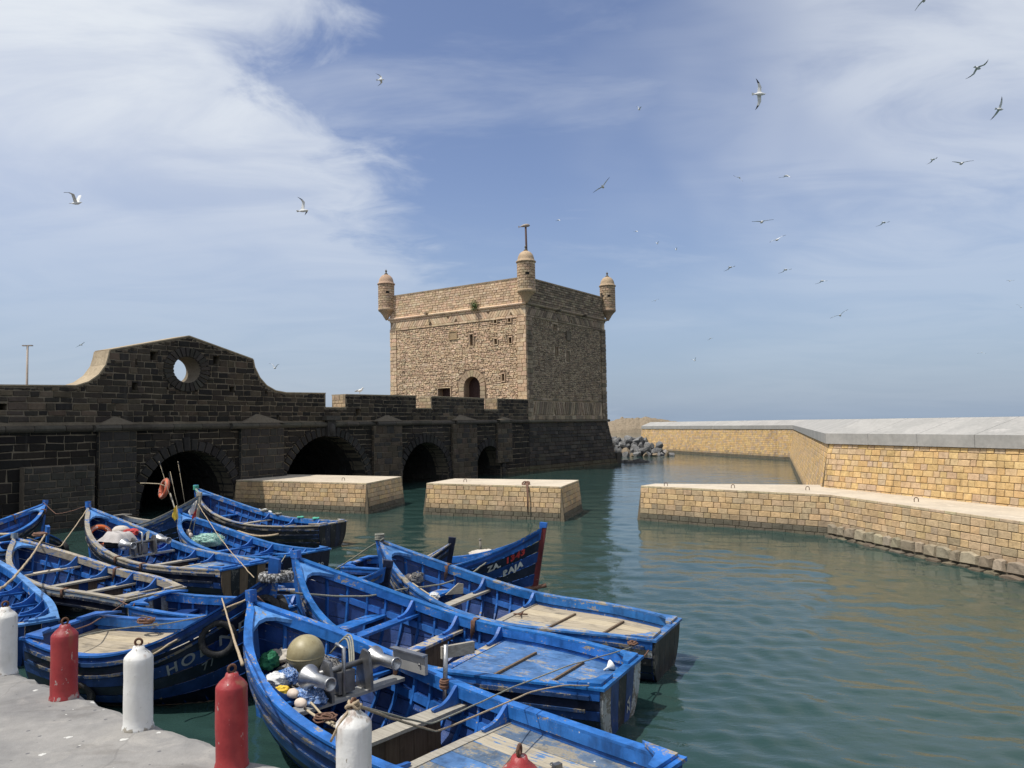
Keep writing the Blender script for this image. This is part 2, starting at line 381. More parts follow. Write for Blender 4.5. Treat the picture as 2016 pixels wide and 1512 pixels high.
# ================================================================ quay
ZQ = 2.0
q4 = P(600, 1512, ZQ); q0 = P(0, 1303, ZQ); QD = (q0-q4)[:2]/np.linalg.norm((q0-q4)[:2]); QN = np.array([-QD[1], QD[0]])
if QN[1] > 0: QN = -QN                                    # QN points back on to the quay
from mathutils import noise as MNq
def build_quay():
    m = MB(); n = 900; s = np.linspace(-14, 45, n); front = []
    for a in s:
        c = .012*math.sin(a*1.3)+.008*math.sin(a*4.1+1)+random.uniform(-.012, .012)+.04*max(0, MNq.noise(Vector((a*3.1, 0, 4))))+.03*max(0, MNq.noise(Vector((a*9, 2, 4))))
        p = q4[:2]+QD*a+QN*(.015+c); front.append(p)
    rows = [(0.0, -.03, ZQ-4), (0.0, 0, ZQ-.07), (.035, 0, ZQ-.012), (.10, 0, ZQ), (.8, 0, ZQ), (30, 0, ZQ)]
    vs = []
    for off, _, z in rows:
        for p in front:
            ch = random.uniform(0, .02) if 0 < off < .05 else 0
            vs.append((*(p+QN*(off+ch)), z-ch*.4))
    fs = [(i*n+j, i*n+j+1, (i+1)*n+j+1, (i+1)*n+j) for i in range(len(rows)-1) for j in range(n-1)]
    m.add(vs, fs)
    tag(m.build('quay', 'quay_concrete'), 'grey worn concrete quay with a row of bollards', kind='structure')
build_quay()

# ================================================================ masonry piers
ZP = 1.40
WARM = [(.58, .405, .225), (.565, .395, .21), (.54, .39, .235), (.54, .385, .23), (.59, .41, .22), (.51, .37, .225), (.48, .355, .225)]
YELL = [(.625, .425, .20), (.605, .41, .19), (.57, .40, .225), (.55, .39, .24), (.645, .445, .215), (.51, .375, .25), (.595, .395, .18)]
def tide(pal, zof):
    def f(u, v):
        c = random.choice(pal); z = zof(v)+random.uniform(-.07, .07); g = .2126*c[0]+.7152*c[1]+.0722*c[2]
        if z < .30: c = (.13, .115, .085)
        elif z < .55: c = tuple(.55*x+.45*y for x, y in zip(c, (.17, .15, .12)))
        return jig(c, .09, .025)
    return f
def face(p0, p1, batter, zt, zb=-.3):
    """frame over a battered wall whose top edge runs p0 -> p1 (left to right as seen from outside)"""
    p0 = np.array(p0[:2]); p1 = np.array(p1[:2]); L = np.linalg.norm(p1-p0); U = (p1-p0)/L; W = np.array([U[1], -U[0], 0])
    O = np.array([*p0, zb])+W*batter*(zt-zb); V = np.array([0, 0, 1])-W*batter
    return Frame(O, [*U, 0], V, W), L, zt-zb
def pier(name, label, pts, zt, faces, batter=.10, course=.215, pal=WARM, capmat='pier_cap', limit=300, wr=(.26, .5), base=None):
    root = thing(name, label, 'pier')
    m = MB(); n = len(pts)
    cen = np.mean([p[:2] for p in pts], 0)
    top = [(*(np.array(p[:2])), zt-.045) for p in pts]
    # core follows the batter
    bot = []
    for i, p in enumerate(pts):
        a = np.array(pts[i-1][:2]); b = np.array(p[:2]); c = np.array(pts[(i+1) % n][:2])
        def nrm(x, y): d = (y-x)/np.linalg.norm(y-x); return np.array([d[1], -d[0]])
        n1, n2 = nrm(a, b), nrm(b, c); bot.append((*(b+(n1+n2)/(1+np.dot(n1, n2))*batter*(zt+.3)), -.3))
    m.add(bot+top, [tuple(range(n-1, -1, -1)), tuple(range(n, 2*n))]+[(i, (i+1) % n, n+(i+1) % n, n+i) for i in range(n)], (.16, .13, .09))
    m.build('core', 'stone', root)
    c = MB(); N = 2
    o = []
    for p in pts: o.append(np.array([*p[:2], 0]))
    c.add([(*(q[:2]), zt-.05) for q in o]+[(*(q[:2]), zt) for q in o], [tuple(range(n-1, -1, -1)), tuple(range(n, 2*n))]+[(i, (i+1) % n, n+(i+1) % n, n+i) for i in range(n)])
    c.build('top_slab', capmat, root)
    st = Stones()
    for i in faces:
        fr, L, H = face(pts[i], pts[(i+1) % n], batter, zt)
        rows = int(round((H-.05)/course)); h = (H-.09)/rows
        st.wall(fr, 0, L, 0, H-.085, h, wr, tide(pal, lambda v: v-.3), joint=.016, hj=.05, jit=.004, proud=.022, pj=.35, bev=.012)
        # thin top course
        u = 0
        while u < L-.1:
            w = random.uniform(.3, .6); st.rect(fr, u+.006, H-.08, min(u+w, L)-.006, H-.004, jig((.5, .4, .26), .1), proud=.014, bev=.008); u += w
    st.emit(root, 'brick', 'brickwork', limit)
    return root
def iron_loop(px, py, label, z=ZP, s=1.0):
    p = P(px, py, z); r = .065*s; m = MB()
    m.tube([p+np.array([-r, 0, -.05]), p+np.array([-r, 0, .07])]+[p+np.array([-r*math.cos(t), 0, .07+r*math.sin(t)]) for t in np.linspace(.2, math.pi-.2, 9)]+[p+np.array([r, 0, .07]), p+np.array([r, 0, -.05])], .013, 8)
    o = m.build('mooring_loop', 'iron'); tag(o, label, 'mooring loop'); return p
b1 = [P(465, 945, ZP), P(722, 951, ZP), P(790, 938, ZP)]; b1.append(b1[0]+b1[2]-b1[1])
# front face runs left->right seen from the camera: order is counter-clockwise from above
pier('masonry_pier', 'pale brick pier block against the bridge, its end in shadow', b1, ZP, [0, 1])
b2 = [P(840, 951, ZP), P(1105, 958, ZP), P(1139, 945, ZP)]; b2.append(P(895, 942, ZP))
pier('masonry_pier', 'free-standing pale brick pier block with a rope tied to it', b2, ZP, [0, 1, 3])
pk0, pk1, pk2 = P(1262, 956, ZP), P(1636, 974, ZP), P(2016, 1027, ZP)
pk3 = pk2+(pk2-pk1)*1.2; bk0 = P(1290, 952, ZP); bk1 = P(1600, 958, ZP)
wA0, wA1 = P(1622, 959, ZP), P(2016, 1000, ZP); wA2 = wA1+(wA1-wA0)*2.2
pier('masonry_pier', 'long pale brick landing pier that bends along the sea wall', [pk0, pk1, pk2+(pk2-pk1)*1.2, wA2+np.array([1.5, 0, 0]), wA0+np.array([1.2, .8, 0]), bk0], ZP, [0, 1, 5])
def rough_base():
    # weathered boulder-stone footing under the bend of the landing pier
    fr, L, H = face(pk1, pk3, .10, ZP); root = thing('stone_footing', 'rough grey boulder footing at the waterline of the landing pier', 'stone footing')
    m = MB(); st = Stones()
    for row, (v0, v1, pr, wr) in enumerate(((-.1, .40, .24, (.4, .8)), (.39, .74, .15, (.3, .65)))):
        u = .05
        while u < L-.3:
            w = random.uniform(*wr); hh = (v1-v0)*random.uniform(.9, 1.0)
            a, b = u+.004, u+w-.004; mid = v0+hh
            pts = [(a+random.uniform(0, .04), v0), (b, v0+random.uniform(0, .04)), (b-random.uniform(0, .06), mid-random.uniform(0, .07)), ((a+b)/2, mid), (a+random.uniform(0, .06), mid-random.uniform(0, .06))]
            st.poly(fr, pts, jig((.15, .125, .09) if row == 0 else (.30, .25, .18), .2), proud=pr*random.uniform(.75, 1.1), bev=.035, deep=.05); u += w
    m.box(fr(L/2, .16, -.02), L, .12, .9, (.11, .095, .07), (fr.U, fr.W, np.array([0, 0, 1]))); m.build('footing_core', 'stone', root)
    st.emit(root, 'stone', 'stonework')
rough_base()
iron_loop(676, 946, 'iron mooring loop on the pier block against the bridge')
iron_loop(916, 949, 'iron mooring loop without a rope on the free-standing pier block')
ROPE_LOOP = iron_loop(1037, 954, 'iron mooring loop holding a frayed rope on the free-standing block')
for px, py, lb in ((1311, 957, 'iron mooring loop near the seaward end of the landing pier'), (1443, 961, 'second iron mooring loop from the seaward end of the landing pier'),
                   (1590, 965, 'iron mooring loop on the landing pier just before its bend'), (1804, 988, 'iron mooring loop on the landing pier past its bend')):
    iron_loop(px, py, lb)

# ================================================================ sea wall with sloping concrete coping
def build_sea_wall():
    root = thing('sea_wall', 'long yellow brick sea wall with sloping grey concrete coping', 'sea wall')
    ZT, BAT = 3.05, .17
    def back(p, q, d):
        u = (q-p)[:2]; u = u/np.linalg.norm(u); return np.array([*(p[:2]-np.array([u[1], -u[0]])*d), 0])
    d = BAT*(ZT-ZP)
    tA0 = back(wA0, wA2, d); tA2 = np.array([*(wA2[:2]), 0])+(tA0-np.array([*wA0[:2], 0]))
    tB0 = np.array([27.9, 76.5, 0]); tC0 = np.array([18.2, 108.5, 0])
    st = Stones(); core = MB(); path = [tC0, tB0, tA0, tA2]
    for i, (a, b) in enumerate(((tC0, tB0), (tB0, tA0), (tA0, tA2))):
        fr, L, H = face(a, b, BAT, ZT, -.3)
        lo = 0 if i < 2 else 1.55
        st.wall(fr, 0, L, lo, H, .2, (.2, .46), tide(YELL, lambda v: v-.3), joint=.017, hj=.06, jit=.005, proud=.022, pj=.4, bev=.013)
        core.hexa([fr(0, 0, 0), fr(L, 0, 0), fr(L, 0, -2.2), fr(0, 0, -2.2), fr(0, H, 0), fr(L, H, 0), fr(L, H, -1.5), fr(0, H, -1.5)], (.24, .19, .12))
    core.build('core', 'stone', root)
    st.emit(root, 'brick', 'brickwork')
    # coping slabs: fascia, then a slope rising away from the harbour
    def off(i, k):
        dirs = [(path[j+1]-path[j])[:2]/np.linalg.norm((path[j+1]-path[j])[:2]) for j in range(3)]
        ns = [np.array([-u[1], u[0]]) for u in dirs]
        if i == 0: n = ns[0]
        elif i == 3: n = ns[2]
        else:
            n = ns[i-1]+ns[i]; n = n/np.dot(n, n)*2; n = n/2*1.0; n = (ns[i-1]+ns[i])/(1+np.dot(ns[i-1], ns[i]))
        return path[i][:2]+n*k
    prof = [(-.09, ZT+.005), (-.09, ZT+.40), (1.35, ZT+.93), (1.6, ZT+.93), (1.6, ZT+.005)]
    for i in range(3):
        L = np.linalg.norm((path[i+1]-path[i])[:2]); n = max(1, int(round(L/(3.4 if i < 2 else 2.15))))
        for j in range(n):
            vs = []
            g = .009/L
            for t in (j/n+g, (j+1)/n-g):
                for k, z in prof: vs.append((*(off(i, k)*(1-t)+off(i+1, k)*t), z))
            c = MB(); c.add(vs, [(4, 3, 2, 1, 0), (5, 6, 7, 8, 9)]+[(a, (a+1) % 5, 5+(a+1) % 5, 5+a) for a in range(5)]); c.build('coping_slab', 'coping', root)
build_sea_wall()

# ================================================================ rocks
def rock_mesh(name, seed, rough=.28, sub=2, flat=1.0):
    import bmesh
    bm = bmesh.new(); bmesh.ops.create_icosphere(bm, subdivisions=sub, radius=1); r = random.Random(seed)
    planes = [(Vector((r.gauss(0, 1), r.gauss(0, 1), r.gauss(0, 1))).normalized(), r.uniform(.42, .78)) for _ in range(11)]
    for v in bm.verts:
        for n, d in planes:
            k = v.co.dot(n)
            if k > d: v.co -= n*(k-d)
        v.co *= 1+r.uniform(-.02, .02); v.co.z *= flat
    me = bpy.data.meshes.new(name); bm.to_mesh(me); bm.free()
    return me
def _rock(name, c1, c2, c3):
    m, k, b = material(name); v = coords(k); r = k.math('MULTIPLY', rnd(k), 50.); n = k.noise(v, 1.6, 8, .68, w=r); n2 = k.noise(v, 6, 6, .65, w=r)
    c = k.mix(k.ramp(n, .35, .65), c1, c2); c = k.mix(k.ramp(n2, .56, .68), c, c3); c = k.mix(k.math('MULTIPLY', rnd(k), .35), c, (.05, .05, .05))
    k.l.new(c, b.inputs['Base Color']); b.inputs['Roughness'].default_value = .9; bump(k, b, n2, .8, .1)
_rock('grey_rock', (.135, .135, .135), (.22, .217, .21), (.42, .41, .39)); _rock('tan_rock', (.22, .165, .105), (.30, .235, .155), (.14, .10, .065)); _rock('white_rock', (.42, .38, .35), (.55, .51, .47), (.25, .2, .17))
_rock('dark_rock', (.035, .032, .03), (.06, .055, .05), (.10, .09, .07))
ROCKS = [rock_mesh('rock%d' % i, i) for i in range(7)]
def boulder(x, y, z, s, mat, label, group=None):
    me = random.choice(ROCKS).copy(); me.materials.append(MATS[mat])
    o = bpy.data.objects.new('boulder', me); COL.objects.link(o); o.location = (x, y, z); o.rotation_euler = [random.uniform(0, 6.28) for _ in range(3)]
    o.scale = (s*random.uniform(.85, 1.3), s*random.uniform(.8, 1.1), s*random.uniform(.65, .95)); return tag(o, label, 'boulder', group)
def build_rocks():
    random.seed(21)
    GL = 'angular grey boulder in the heap between the tower and the sea wall'; GG = 'boulders of the riprap heap'
    for layer, (z, x0, x1, n, yy) in enumerate(((.10, 10.2, 18.9, 13, 90.3), (.60, 10.4, 18.3, 12, 91.0), (1.10, 10.6, 17.5, 10, 91.8), (1.55, 10.8, 16.3, 8, 92.6), (1.90, 11.0, 14.8, 5, 93.4))):
        for i in range(n):
            x = x0+(x1-x0)*(i+.5+random.uniform(-.25, .25))/n
            if layer and x > 17.5: boulder(x, yy+random.uniform(-.2, .4), z*.8, .5, 'white_rock', 'pale boulder at the sea wall end of the riprap heap', 'pale boulders of the riprap heap')
            elif i == 4 and layer == 1: boulder(x, yy-.2, z, .6, 'tan_rock', 'ochre boulder among the grey ones of the riprap heap')
            elif layer == 0 and i % 2: boulder(x, yy+random.uniform(-.3, .3), z, .42, 'tan_rock', 'small tan boulder at the waterline of the riprap heap', 'tan waterline boulders')
            else: boulder(x, yy+random.uniform(-.3, .4), z, random.choice((.38, .5, .6, .72, .85)), 'grey_rock', GL, GG)
    # land the heap leans on, and the rocky islet beyond
    def ridge(name, label, x0, x1, y0, y1, h, mat, seed, nx=70, ny=26, freq=.16, taper=.25):
        from mathutils import noise
        m = MB(); vs = []
        for j in range(ny):
            for i in range(nx):
                a, b = i/(nx-1), j/(ny-1); x = x0+(x1-x0)*a; y = y0+(y1-y0)*b
                e = min(1, a/taper, (1-a)/.45)*min(1, b/.22, (1-b)/.22)
                k = noise.fractal(Vector((x*freq+seed, y*freq, seed)), .7, 2.1, 6)*.5+.5
                k2 = abs(noise.noise(Vector((x*freq*3, y*freq*3, seed+9))))
                vs.append((x+noise.noise(Vector((x*.5, y*.5, 3)))*.6, y, -.6+(h+.6)*max(0, e)**.6*(.45+.5*k+.25*k2)))
        m.add(vs, [(j*nx+i, j*nx+i+1, (j+1)*nx+i+1, (j+1)*nx+i) for j in range(ny-1) for i in range(nx-1)], smooth=False)
        tag(m.build(name, mat), label, kind='structure')
    ridge('rocky_islet', 'tan rocky islet beyond the riprap heap', 30, 76, 285, 320, 6.6, 'tan_rock', 4.0, freq=.09)
    ridge('rocky_shore', 'rocky shore under the riprap heap', 9, 19.6, 91, 99, 1.9, 'grey_rock', 8.0, 40, 24, .5)
    ridge('rock_shelf', 'dark weedy rock shelf at the foot of the tower', 9.6, 15.2, 76.2, 78.6, .42, 'dark_rock', 2.0, 40, 14, .9)
    ridge('rock_reef', 'dark low reef off the islet', 66, 82, 300, 312, 2.6, 'dark_rock', 6.0, 40, 14, .2)
build_rocks()

# ================================================================ bridge rampart
BA = math.radians(58); BU = np.array([math.cos(BA), math.sin(BA), 0]); BW = np.array([BU[1], -BU[0], 0])
TC = np.array([1.28, 64.5, 0])                              # corner of the tower where the bridge arrives
BO = TC-BU*40.4; BF = Frame(BO, BU, (0, 0, 1), BW); TEND = 40.4
def bt(px, py): return BF.hit(px, py)
ZSTR = lambda t: 4.12+.12*t/40
def build_bridge():
    root = thing('stone_bridge', 'dark stone arched bridge rampart with a curved gable pierced by a round opening', 'bridge')
    prof_px = [(0, 759.5), (149, 760.5), (174, 753), (194, 739), (208, 720), (213, 704), (216, 690), (371.5, 662.6), (486, 704), (497, 708), (500, 723), (510, 744), (524, 760), (541.7, 770), (562.5, 774), (640.6, 775)]
    top = [(-24, bt(0, 759.5)[1])]+[bt(*p) for p in prof_px]
    for a, b in (((641, 776, 801), (680, 777.5, 803.5)), ((819, 780, 803), (849, 781, 805)), ((953, 785, 805), (979, 785.5, 807))):
        l = bt(a[0], a[1]); r = bt(b[0], b[1]); zs = bt(b[0], b[2])[1]
        top += [l, (l[0], zs), (r[0], zs), r]
    top += [(TEND+.3, bt(1034, 787)[1])]
    arches = []
    for (pl, pr, pc, pyc) in ((274, 462, 372, 887), (556, 724, 638, 857.5), (790, 884, 834, 871), (937, 988, 960, 878)):
        t0 = bt(pl, 940)[0]; t1 = bt(pr, 940)[0]; zc = bt(pc, pyc)[1]; a = (t1-t0)/2
        arches.append(((t0+t1)/2, a, max(zc-a, -.2), zc))
    def arch_pts(tc, a, zs, zc, n=22):
        return [(tc+a, -1)]+[(tc+a*math.cos(x), zs+(zc-zs)*math.sin(x)) for x in np.linspace(0, math.pi, n)]+[(tc-a, -1)]
    outer = list(top)+[(TEND+.3, -1)]
    for A in reversed(arches): outer += arch_pts(*A)
    outer += [(-24, -1)]
    oc = bt(368, 728); orad = (bt(365, 702.5)[1]-bt(365, 754)[1])/2
    OX = 1.17
    ocl = [(oc[0]+OX*orad*math.cos(x), oc[1]+orad*math.sin(x)) for x in np.linspace(0, 2*math.pi, 33)[:-1]]
    sq = []
    for (px, py, w, h) in ((303, 701, 15, 16), (426, 709, 13, 15), (265, 761, 12, 14), (457, 767, 10, 11), (268, 713, 4, 11), (386, 767, 7, 8), (408, 723, 4, 5), (524, 773, 5, 6), (5, 801, 18, 13), (330, 765, 4, 5), (705, 812, 10, 13), (547, 822, 5, 9)):
        a = bt(px-w/2, py+h/2); b = bt(px+w/2, py-h/2); sq.append((a[0], a[1], b[0], b[1]))
    loops = [outer, ocl]+[[(a, b), (c, b), (c, d), (a, d)] for a, b, c, d in sq]
    L3 = [[BF(u, v) for u, v in lp] for lp in loops]
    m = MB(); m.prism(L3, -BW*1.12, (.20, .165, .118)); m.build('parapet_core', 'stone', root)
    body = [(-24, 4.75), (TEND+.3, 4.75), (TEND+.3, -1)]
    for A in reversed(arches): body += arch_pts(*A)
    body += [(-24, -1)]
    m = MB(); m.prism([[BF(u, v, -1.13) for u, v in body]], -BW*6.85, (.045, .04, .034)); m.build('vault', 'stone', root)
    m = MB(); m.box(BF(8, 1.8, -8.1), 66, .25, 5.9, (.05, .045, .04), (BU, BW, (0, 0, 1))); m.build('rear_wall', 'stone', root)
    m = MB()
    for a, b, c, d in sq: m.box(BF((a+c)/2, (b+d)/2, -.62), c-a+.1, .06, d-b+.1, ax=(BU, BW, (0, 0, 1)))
    m.build('putlog_backing', 'hole_shade', root)
    st = Stones()
    tl = np.array([p[0] for p in top]); zl = np.array([p[1] for p in top])
    def topz(u):
        for i in range(len(top)-1):
            if tl[i] <= u <= tl[i+1] and tl[i+1] > tl[i]: z = zl[i]+(zl[i+1]-zl[i])*(u-tl[i])/(tl[i+1]-tl[i]); return z
        return zl[-1]
    def inside(u, v):
        if v > topz(u)-.04: return False
        if math.hypot((u-oc[0])/OX, v-oc[1]) < orad+.34: return False
        for tc, a, zs, zc in arches:
            if abs(u-tc) < a+.42:
                if v < zs: return False
                e = ((u-tc)/(a+.38))**2+((v-zs)/(zc-zs+.38))**2
                if e < 1: return False
        return True
    from mathutils import noise
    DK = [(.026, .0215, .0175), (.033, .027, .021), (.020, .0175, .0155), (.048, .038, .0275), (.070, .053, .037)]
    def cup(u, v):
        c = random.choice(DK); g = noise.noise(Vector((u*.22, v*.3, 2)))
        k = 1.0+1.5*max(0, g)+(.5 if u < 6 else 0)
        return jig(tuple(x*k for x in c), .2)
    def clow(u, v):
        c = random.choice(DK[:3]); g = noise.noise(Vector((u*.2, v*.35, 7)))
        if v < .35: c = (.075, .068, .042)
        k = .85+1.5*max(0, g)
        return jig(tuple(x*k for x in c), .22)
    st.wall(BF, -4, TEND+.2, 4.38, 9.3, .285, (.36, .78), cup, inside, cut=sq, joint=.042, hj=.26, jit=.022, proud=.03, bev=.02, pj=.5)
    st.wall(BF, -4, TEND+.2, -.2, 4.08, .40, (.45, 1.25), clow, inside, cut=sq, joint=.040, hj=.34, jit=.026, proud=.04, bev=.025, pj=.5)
    # voussoirs
    for tc, a, zs, zc in arches:
        n = int(math.pi*a/.36)
        for i in range(n):
            x0, x1 = math.pi*i/n+.012, math.pi*(i+1)/n-.012
            e = .46 if i % 2 else .54
            if i == n//2: e = .66
            q = lambda x, g: (tc+(a+g)*math.cos(x), zs+(zc-zs+g)*math.sin(x))
            st.poly(BF, [q(x1, .0), q(x0, .0), q(x0, e), q(x1, e)][::-1], jig((.034, .031, .029), .3), proud=.10, bev=.025, deep=.08)
        v = -.2                                           # jamb stones under the spring
        while v < zs-.1:
            for s in (-1, 1): st.rect(BF, tc+s*(a+.02) if s > 0 else tc-a-.5, v+.02, tc+a+.5 if s > 0 else tc-a-.02, min(v+.38, zs)-.02, jig((.038, .034, .03), .25), proud=.09)
            v += .38
    n = 26                                                # ring of the round opening
    for i in range(n):
        x0, x1 = 2*math.pi*i/n+.02, 2*math.pi*(i+1)/n-.02; q = lambda x, r: (oc[0]+OX*r*math.cos(x), oc[1]+r*math.sin(x))
        st.poly(BF, [q(x0, orad), q(x0, orad+.44), q(x1, orad+.44), q(x1, orad)], jig((.050, .044, .037), .25), proud=.085, bev=.02)
    # stones lining the vaults, courses seen on the far jamb of each arch
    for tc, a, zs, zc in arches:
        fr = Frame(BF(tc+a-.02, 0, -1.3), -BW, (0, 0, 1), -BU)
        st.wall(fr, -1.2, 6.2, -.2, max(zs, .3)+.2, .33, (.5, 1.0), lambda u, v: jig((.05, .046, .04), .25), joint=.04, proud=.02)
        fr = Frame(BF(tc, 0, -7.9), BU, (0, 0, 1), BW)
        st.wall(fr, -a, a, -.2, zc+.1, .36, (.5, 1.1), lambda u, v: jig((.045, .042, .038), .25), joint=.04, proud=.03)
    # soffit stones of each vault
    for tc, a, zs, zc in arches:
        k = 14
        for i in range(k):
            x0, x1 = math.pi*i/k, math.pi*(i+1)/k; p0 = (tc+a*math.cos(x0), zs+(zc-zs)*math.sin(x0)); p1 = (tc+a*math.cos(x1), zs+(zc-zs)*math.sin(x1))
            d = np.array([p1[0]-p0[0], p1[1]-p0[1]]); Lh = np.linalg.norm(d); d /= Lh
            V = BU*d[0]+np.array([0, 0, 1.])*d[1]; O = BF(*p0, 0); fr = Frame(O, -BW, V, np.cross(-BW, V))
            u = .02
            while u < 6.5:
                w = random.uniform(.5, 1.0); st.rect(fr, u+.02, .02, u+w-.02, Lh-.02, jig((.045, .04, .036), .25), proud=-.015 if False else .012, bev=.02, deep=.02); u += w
    # buttresses with half-pyramid caps
    but = MB()
    for (pl, pr, pk_, pky, bot) in ((190, 263, 226, 819, -.5), (470, 553, 506, 814, -.5), (731, 786, 762, 816, -.5), (887, 934, 905, 816, -.5), (975, 1003, 990, 820, 1.0)):
        t0 = bt(pl, 840)[0]; t1 = bt(pr, 840)[0]; tp, zp = bt(pk_, pky); zs_ = ZSTR((t0+t1)/2)+.14; D = .24
        m = MB(); m.hexa([BF(t0, bot, .02), BF(t0, bot, D), BF(t1, bot, D), BF(t1, bot, .02), BF(t0, zs_-.28, .02), BF(t0, zs_-.28, D), BF(t1, zs_-.28, D), BF(t1, zs_-.28, .02)], (.17, .14, .10)); m.build('buttress', 'stone', root)
        brown = t0 > 20 or t0 < 9
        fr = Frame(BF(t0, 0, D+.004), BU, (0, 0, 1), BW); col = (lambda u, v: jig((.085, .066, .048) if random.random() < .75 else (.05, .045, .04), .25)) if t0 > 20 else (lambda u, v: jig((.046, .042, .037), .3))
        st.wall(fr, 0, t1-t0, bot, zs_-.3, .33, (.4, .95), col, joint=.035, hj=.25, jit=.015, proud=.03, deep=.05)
        frs = Frame(BF(t0, 0, D), -BW, (0, 0, 1), -BU) ; frs = Frame(BF(t0, 0, 0), BW, (0, 0, 1), -BU)
        st.wall(frs, 0, D, bot, zs_-.3, .33, (.3, .6), col, joint=.035, proud=.02)
        c = MB(); c.add([BF(t0-.06, zs_, .0), BF(t0-.06, zs_, D+.1), BF(t1+.06, zs_, D+.1), BF(t1+.06, zs_, .0), BF(tp, zp, .0)], [(0, 1, 4), (1, 2, 4), (2, 3, 4), (3, 2, 1, 0)], (.15, .125, .092)); c.build('buttress_cap', 'stone', root)
    # patched block standing proud at the left
    t0, z1 = bt(38, 920); t1 = bt(177, 920)[0]
    m = MB(); m.box(BF((t0+t1)/2, z1/2-.3, .2), t1-t0, .36, z1+.6, (.16, .13, .095), (BU, BW, (0, 0, 1))); m.build('patched_block', 'stone', root)
    fr = Frame(BF(t0, 0, .38), BU, (0, 0, 1), BW); st.wall(fr, 0, t1-t0, -.2, z1-.03, .26, (.35, .8), lambda u, v: jig((.055, .05, .042), .3), joint=.035, hj=.25, jit=.02, proud=.03)
    # half-round string course in lengths
    t = -4.; 
    while t < TEND-.1:
        w = min(random.uniform(1.0, 1.7), TEND-t); z = ZSTR(t); proud = .17
        for (pl, pr) in ((190, 263), (470, 553), (731, 786), (887, 934), (975, 1003)):
            if bt(pl, 840)[0]-.2 < t+w/2 < bt(pr, 840)[0]+.2: proud = .36
        m = MB(); sec = [(-.02, -.15), (proud-.06, -.15), (proud+.02, -.08), (proud+.05, 0), (proud+.02, .08), (proud-.06, .14), (-.02, .14)]
        vs = [BF(t+.012, z+v, w_) for w_, v in sec]+[BF(t+w-.012, z+v, w_) for w_, v in sec]; k = len(sec)
        m.add(vs, [tuple(range(k)), tuple(range(2*k-1, k-1, -1))]+[(i, (i+1) % k, k+(i+1) % k, k+i) for i in range(k)], jig((.085, .075, .06), .2)); m.build('string_course', 'stone', root); t += w
    # carved keystone over the widest arch
    tc, a, zs, zc = arches[1]
    m = MB(); m.box(BF(tc+.1, zc+.42, .12), .62, .26, .95, (.05, .046, .042), (BU, BW, (0, 0, 1))); m.box(BF(tc+.1, zc+1.02, .18), 1.1, .40, .26, (.07, .064, .055), (BU, BW, (0, 0, 1)))
    m.lathe(BF(tc+.1, zc+.36, .22), [(.02, -.38), (.16, -.3), (.22, 0), (.17, .26), (.05, .36)], 12, (.06, .055, .05)); m.build('keystone', 'stone', root)
    # coping along the top, lit by the sun
    cm = MB()
    for i in range(len(top)-1):
        a, b = top[i], top[i+1]
        if abs(b[0]-a[0]) < .02: continue
        d = np.array([b[0]-a[0], b[1]-a[1]]); nn = np.array([-d[1], d[0]])/np.linalg.norm(d)
        if nn[1] < .05 and d[0] < 0: continue
        p = [BF(*a, .05), BF(*b, .05), BF(*b, -1.16), BF(*a, -1.16)]
        q = [x+(BU*nn[0]+np.array([0, 0, 1.])*nn[1])*.055 for x in p]
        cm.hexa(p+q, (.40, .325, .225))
    cm.build('coping', 'stone', root)
    # sunlit masonry on the crenel cheeks
    for px, py, pz in ((680, 777.5, 803.5), (849, 781, 805), (979, 785.5, 807)):
        t, z = bt(px, py); zb_ = bt(px, pz)[1]; fr = Frame(BF(t, 0, -1.10), BW, (0, 0, 1), -BU)
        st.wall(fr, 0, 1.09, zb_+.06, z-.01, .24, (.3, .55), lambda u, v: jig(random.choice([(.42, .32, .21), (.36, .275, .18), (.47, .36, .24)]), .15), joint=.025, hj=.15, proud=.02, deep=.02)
    st.emit(root)
    return arches
ARCHES = build_bridge()
# land behind the rampart (carries the street lamp)
m = MB(); A = BF(-60, 0, -8.6); B = BF(30, 0, -8.6); m.hexa([(*A[:2], -3), (*B[:2], -3), (*(B[:2]+BW[:2]*-60), -3), (*(A[:2]+BW[:2]*-60), -3), (*A[:2], 2), (*B[:2], 2), (*(B[:2]+BW[:2]*-60), 2), (*(A[:2]+BW[:2]*-60), 2)], (.3, .28, .25))
tag(m.build('harbour_ground', 'quay_concrete'), 'paved ground behind the rampart', kind='structure')
def street_lamp():
    p = PD(53, 757, 78); base = np.array([p[0], p[1], 2.0]); top = PD(53, 681, 78); H = top[2]-2
    r = thing('street_lamp', 'tall thin street lamp behind the rampart', 'street lamp', loc=tuple(base))
    m = MB(); m.tube([(0, 0, 0), (0, 0, H)], [.13, .08], 10); m.build('pole', 'pole_paint', r)
    m = MB(); m.lathe((0, 0, 0), [(.2, -.02), (.2, .05), (.14, .12)], 12); m.build('base_plate', 'iron', r)
    for s in (-1, 1):
        m = MB(); m.bar((0, 0, H-.02), (s*.12, 0, H+.02), .06, .05); m.box((s*.24, 0, H+.05), .34, .26, .09); m.build('lamp_head', 'pole_paint', r)
street_lamp()

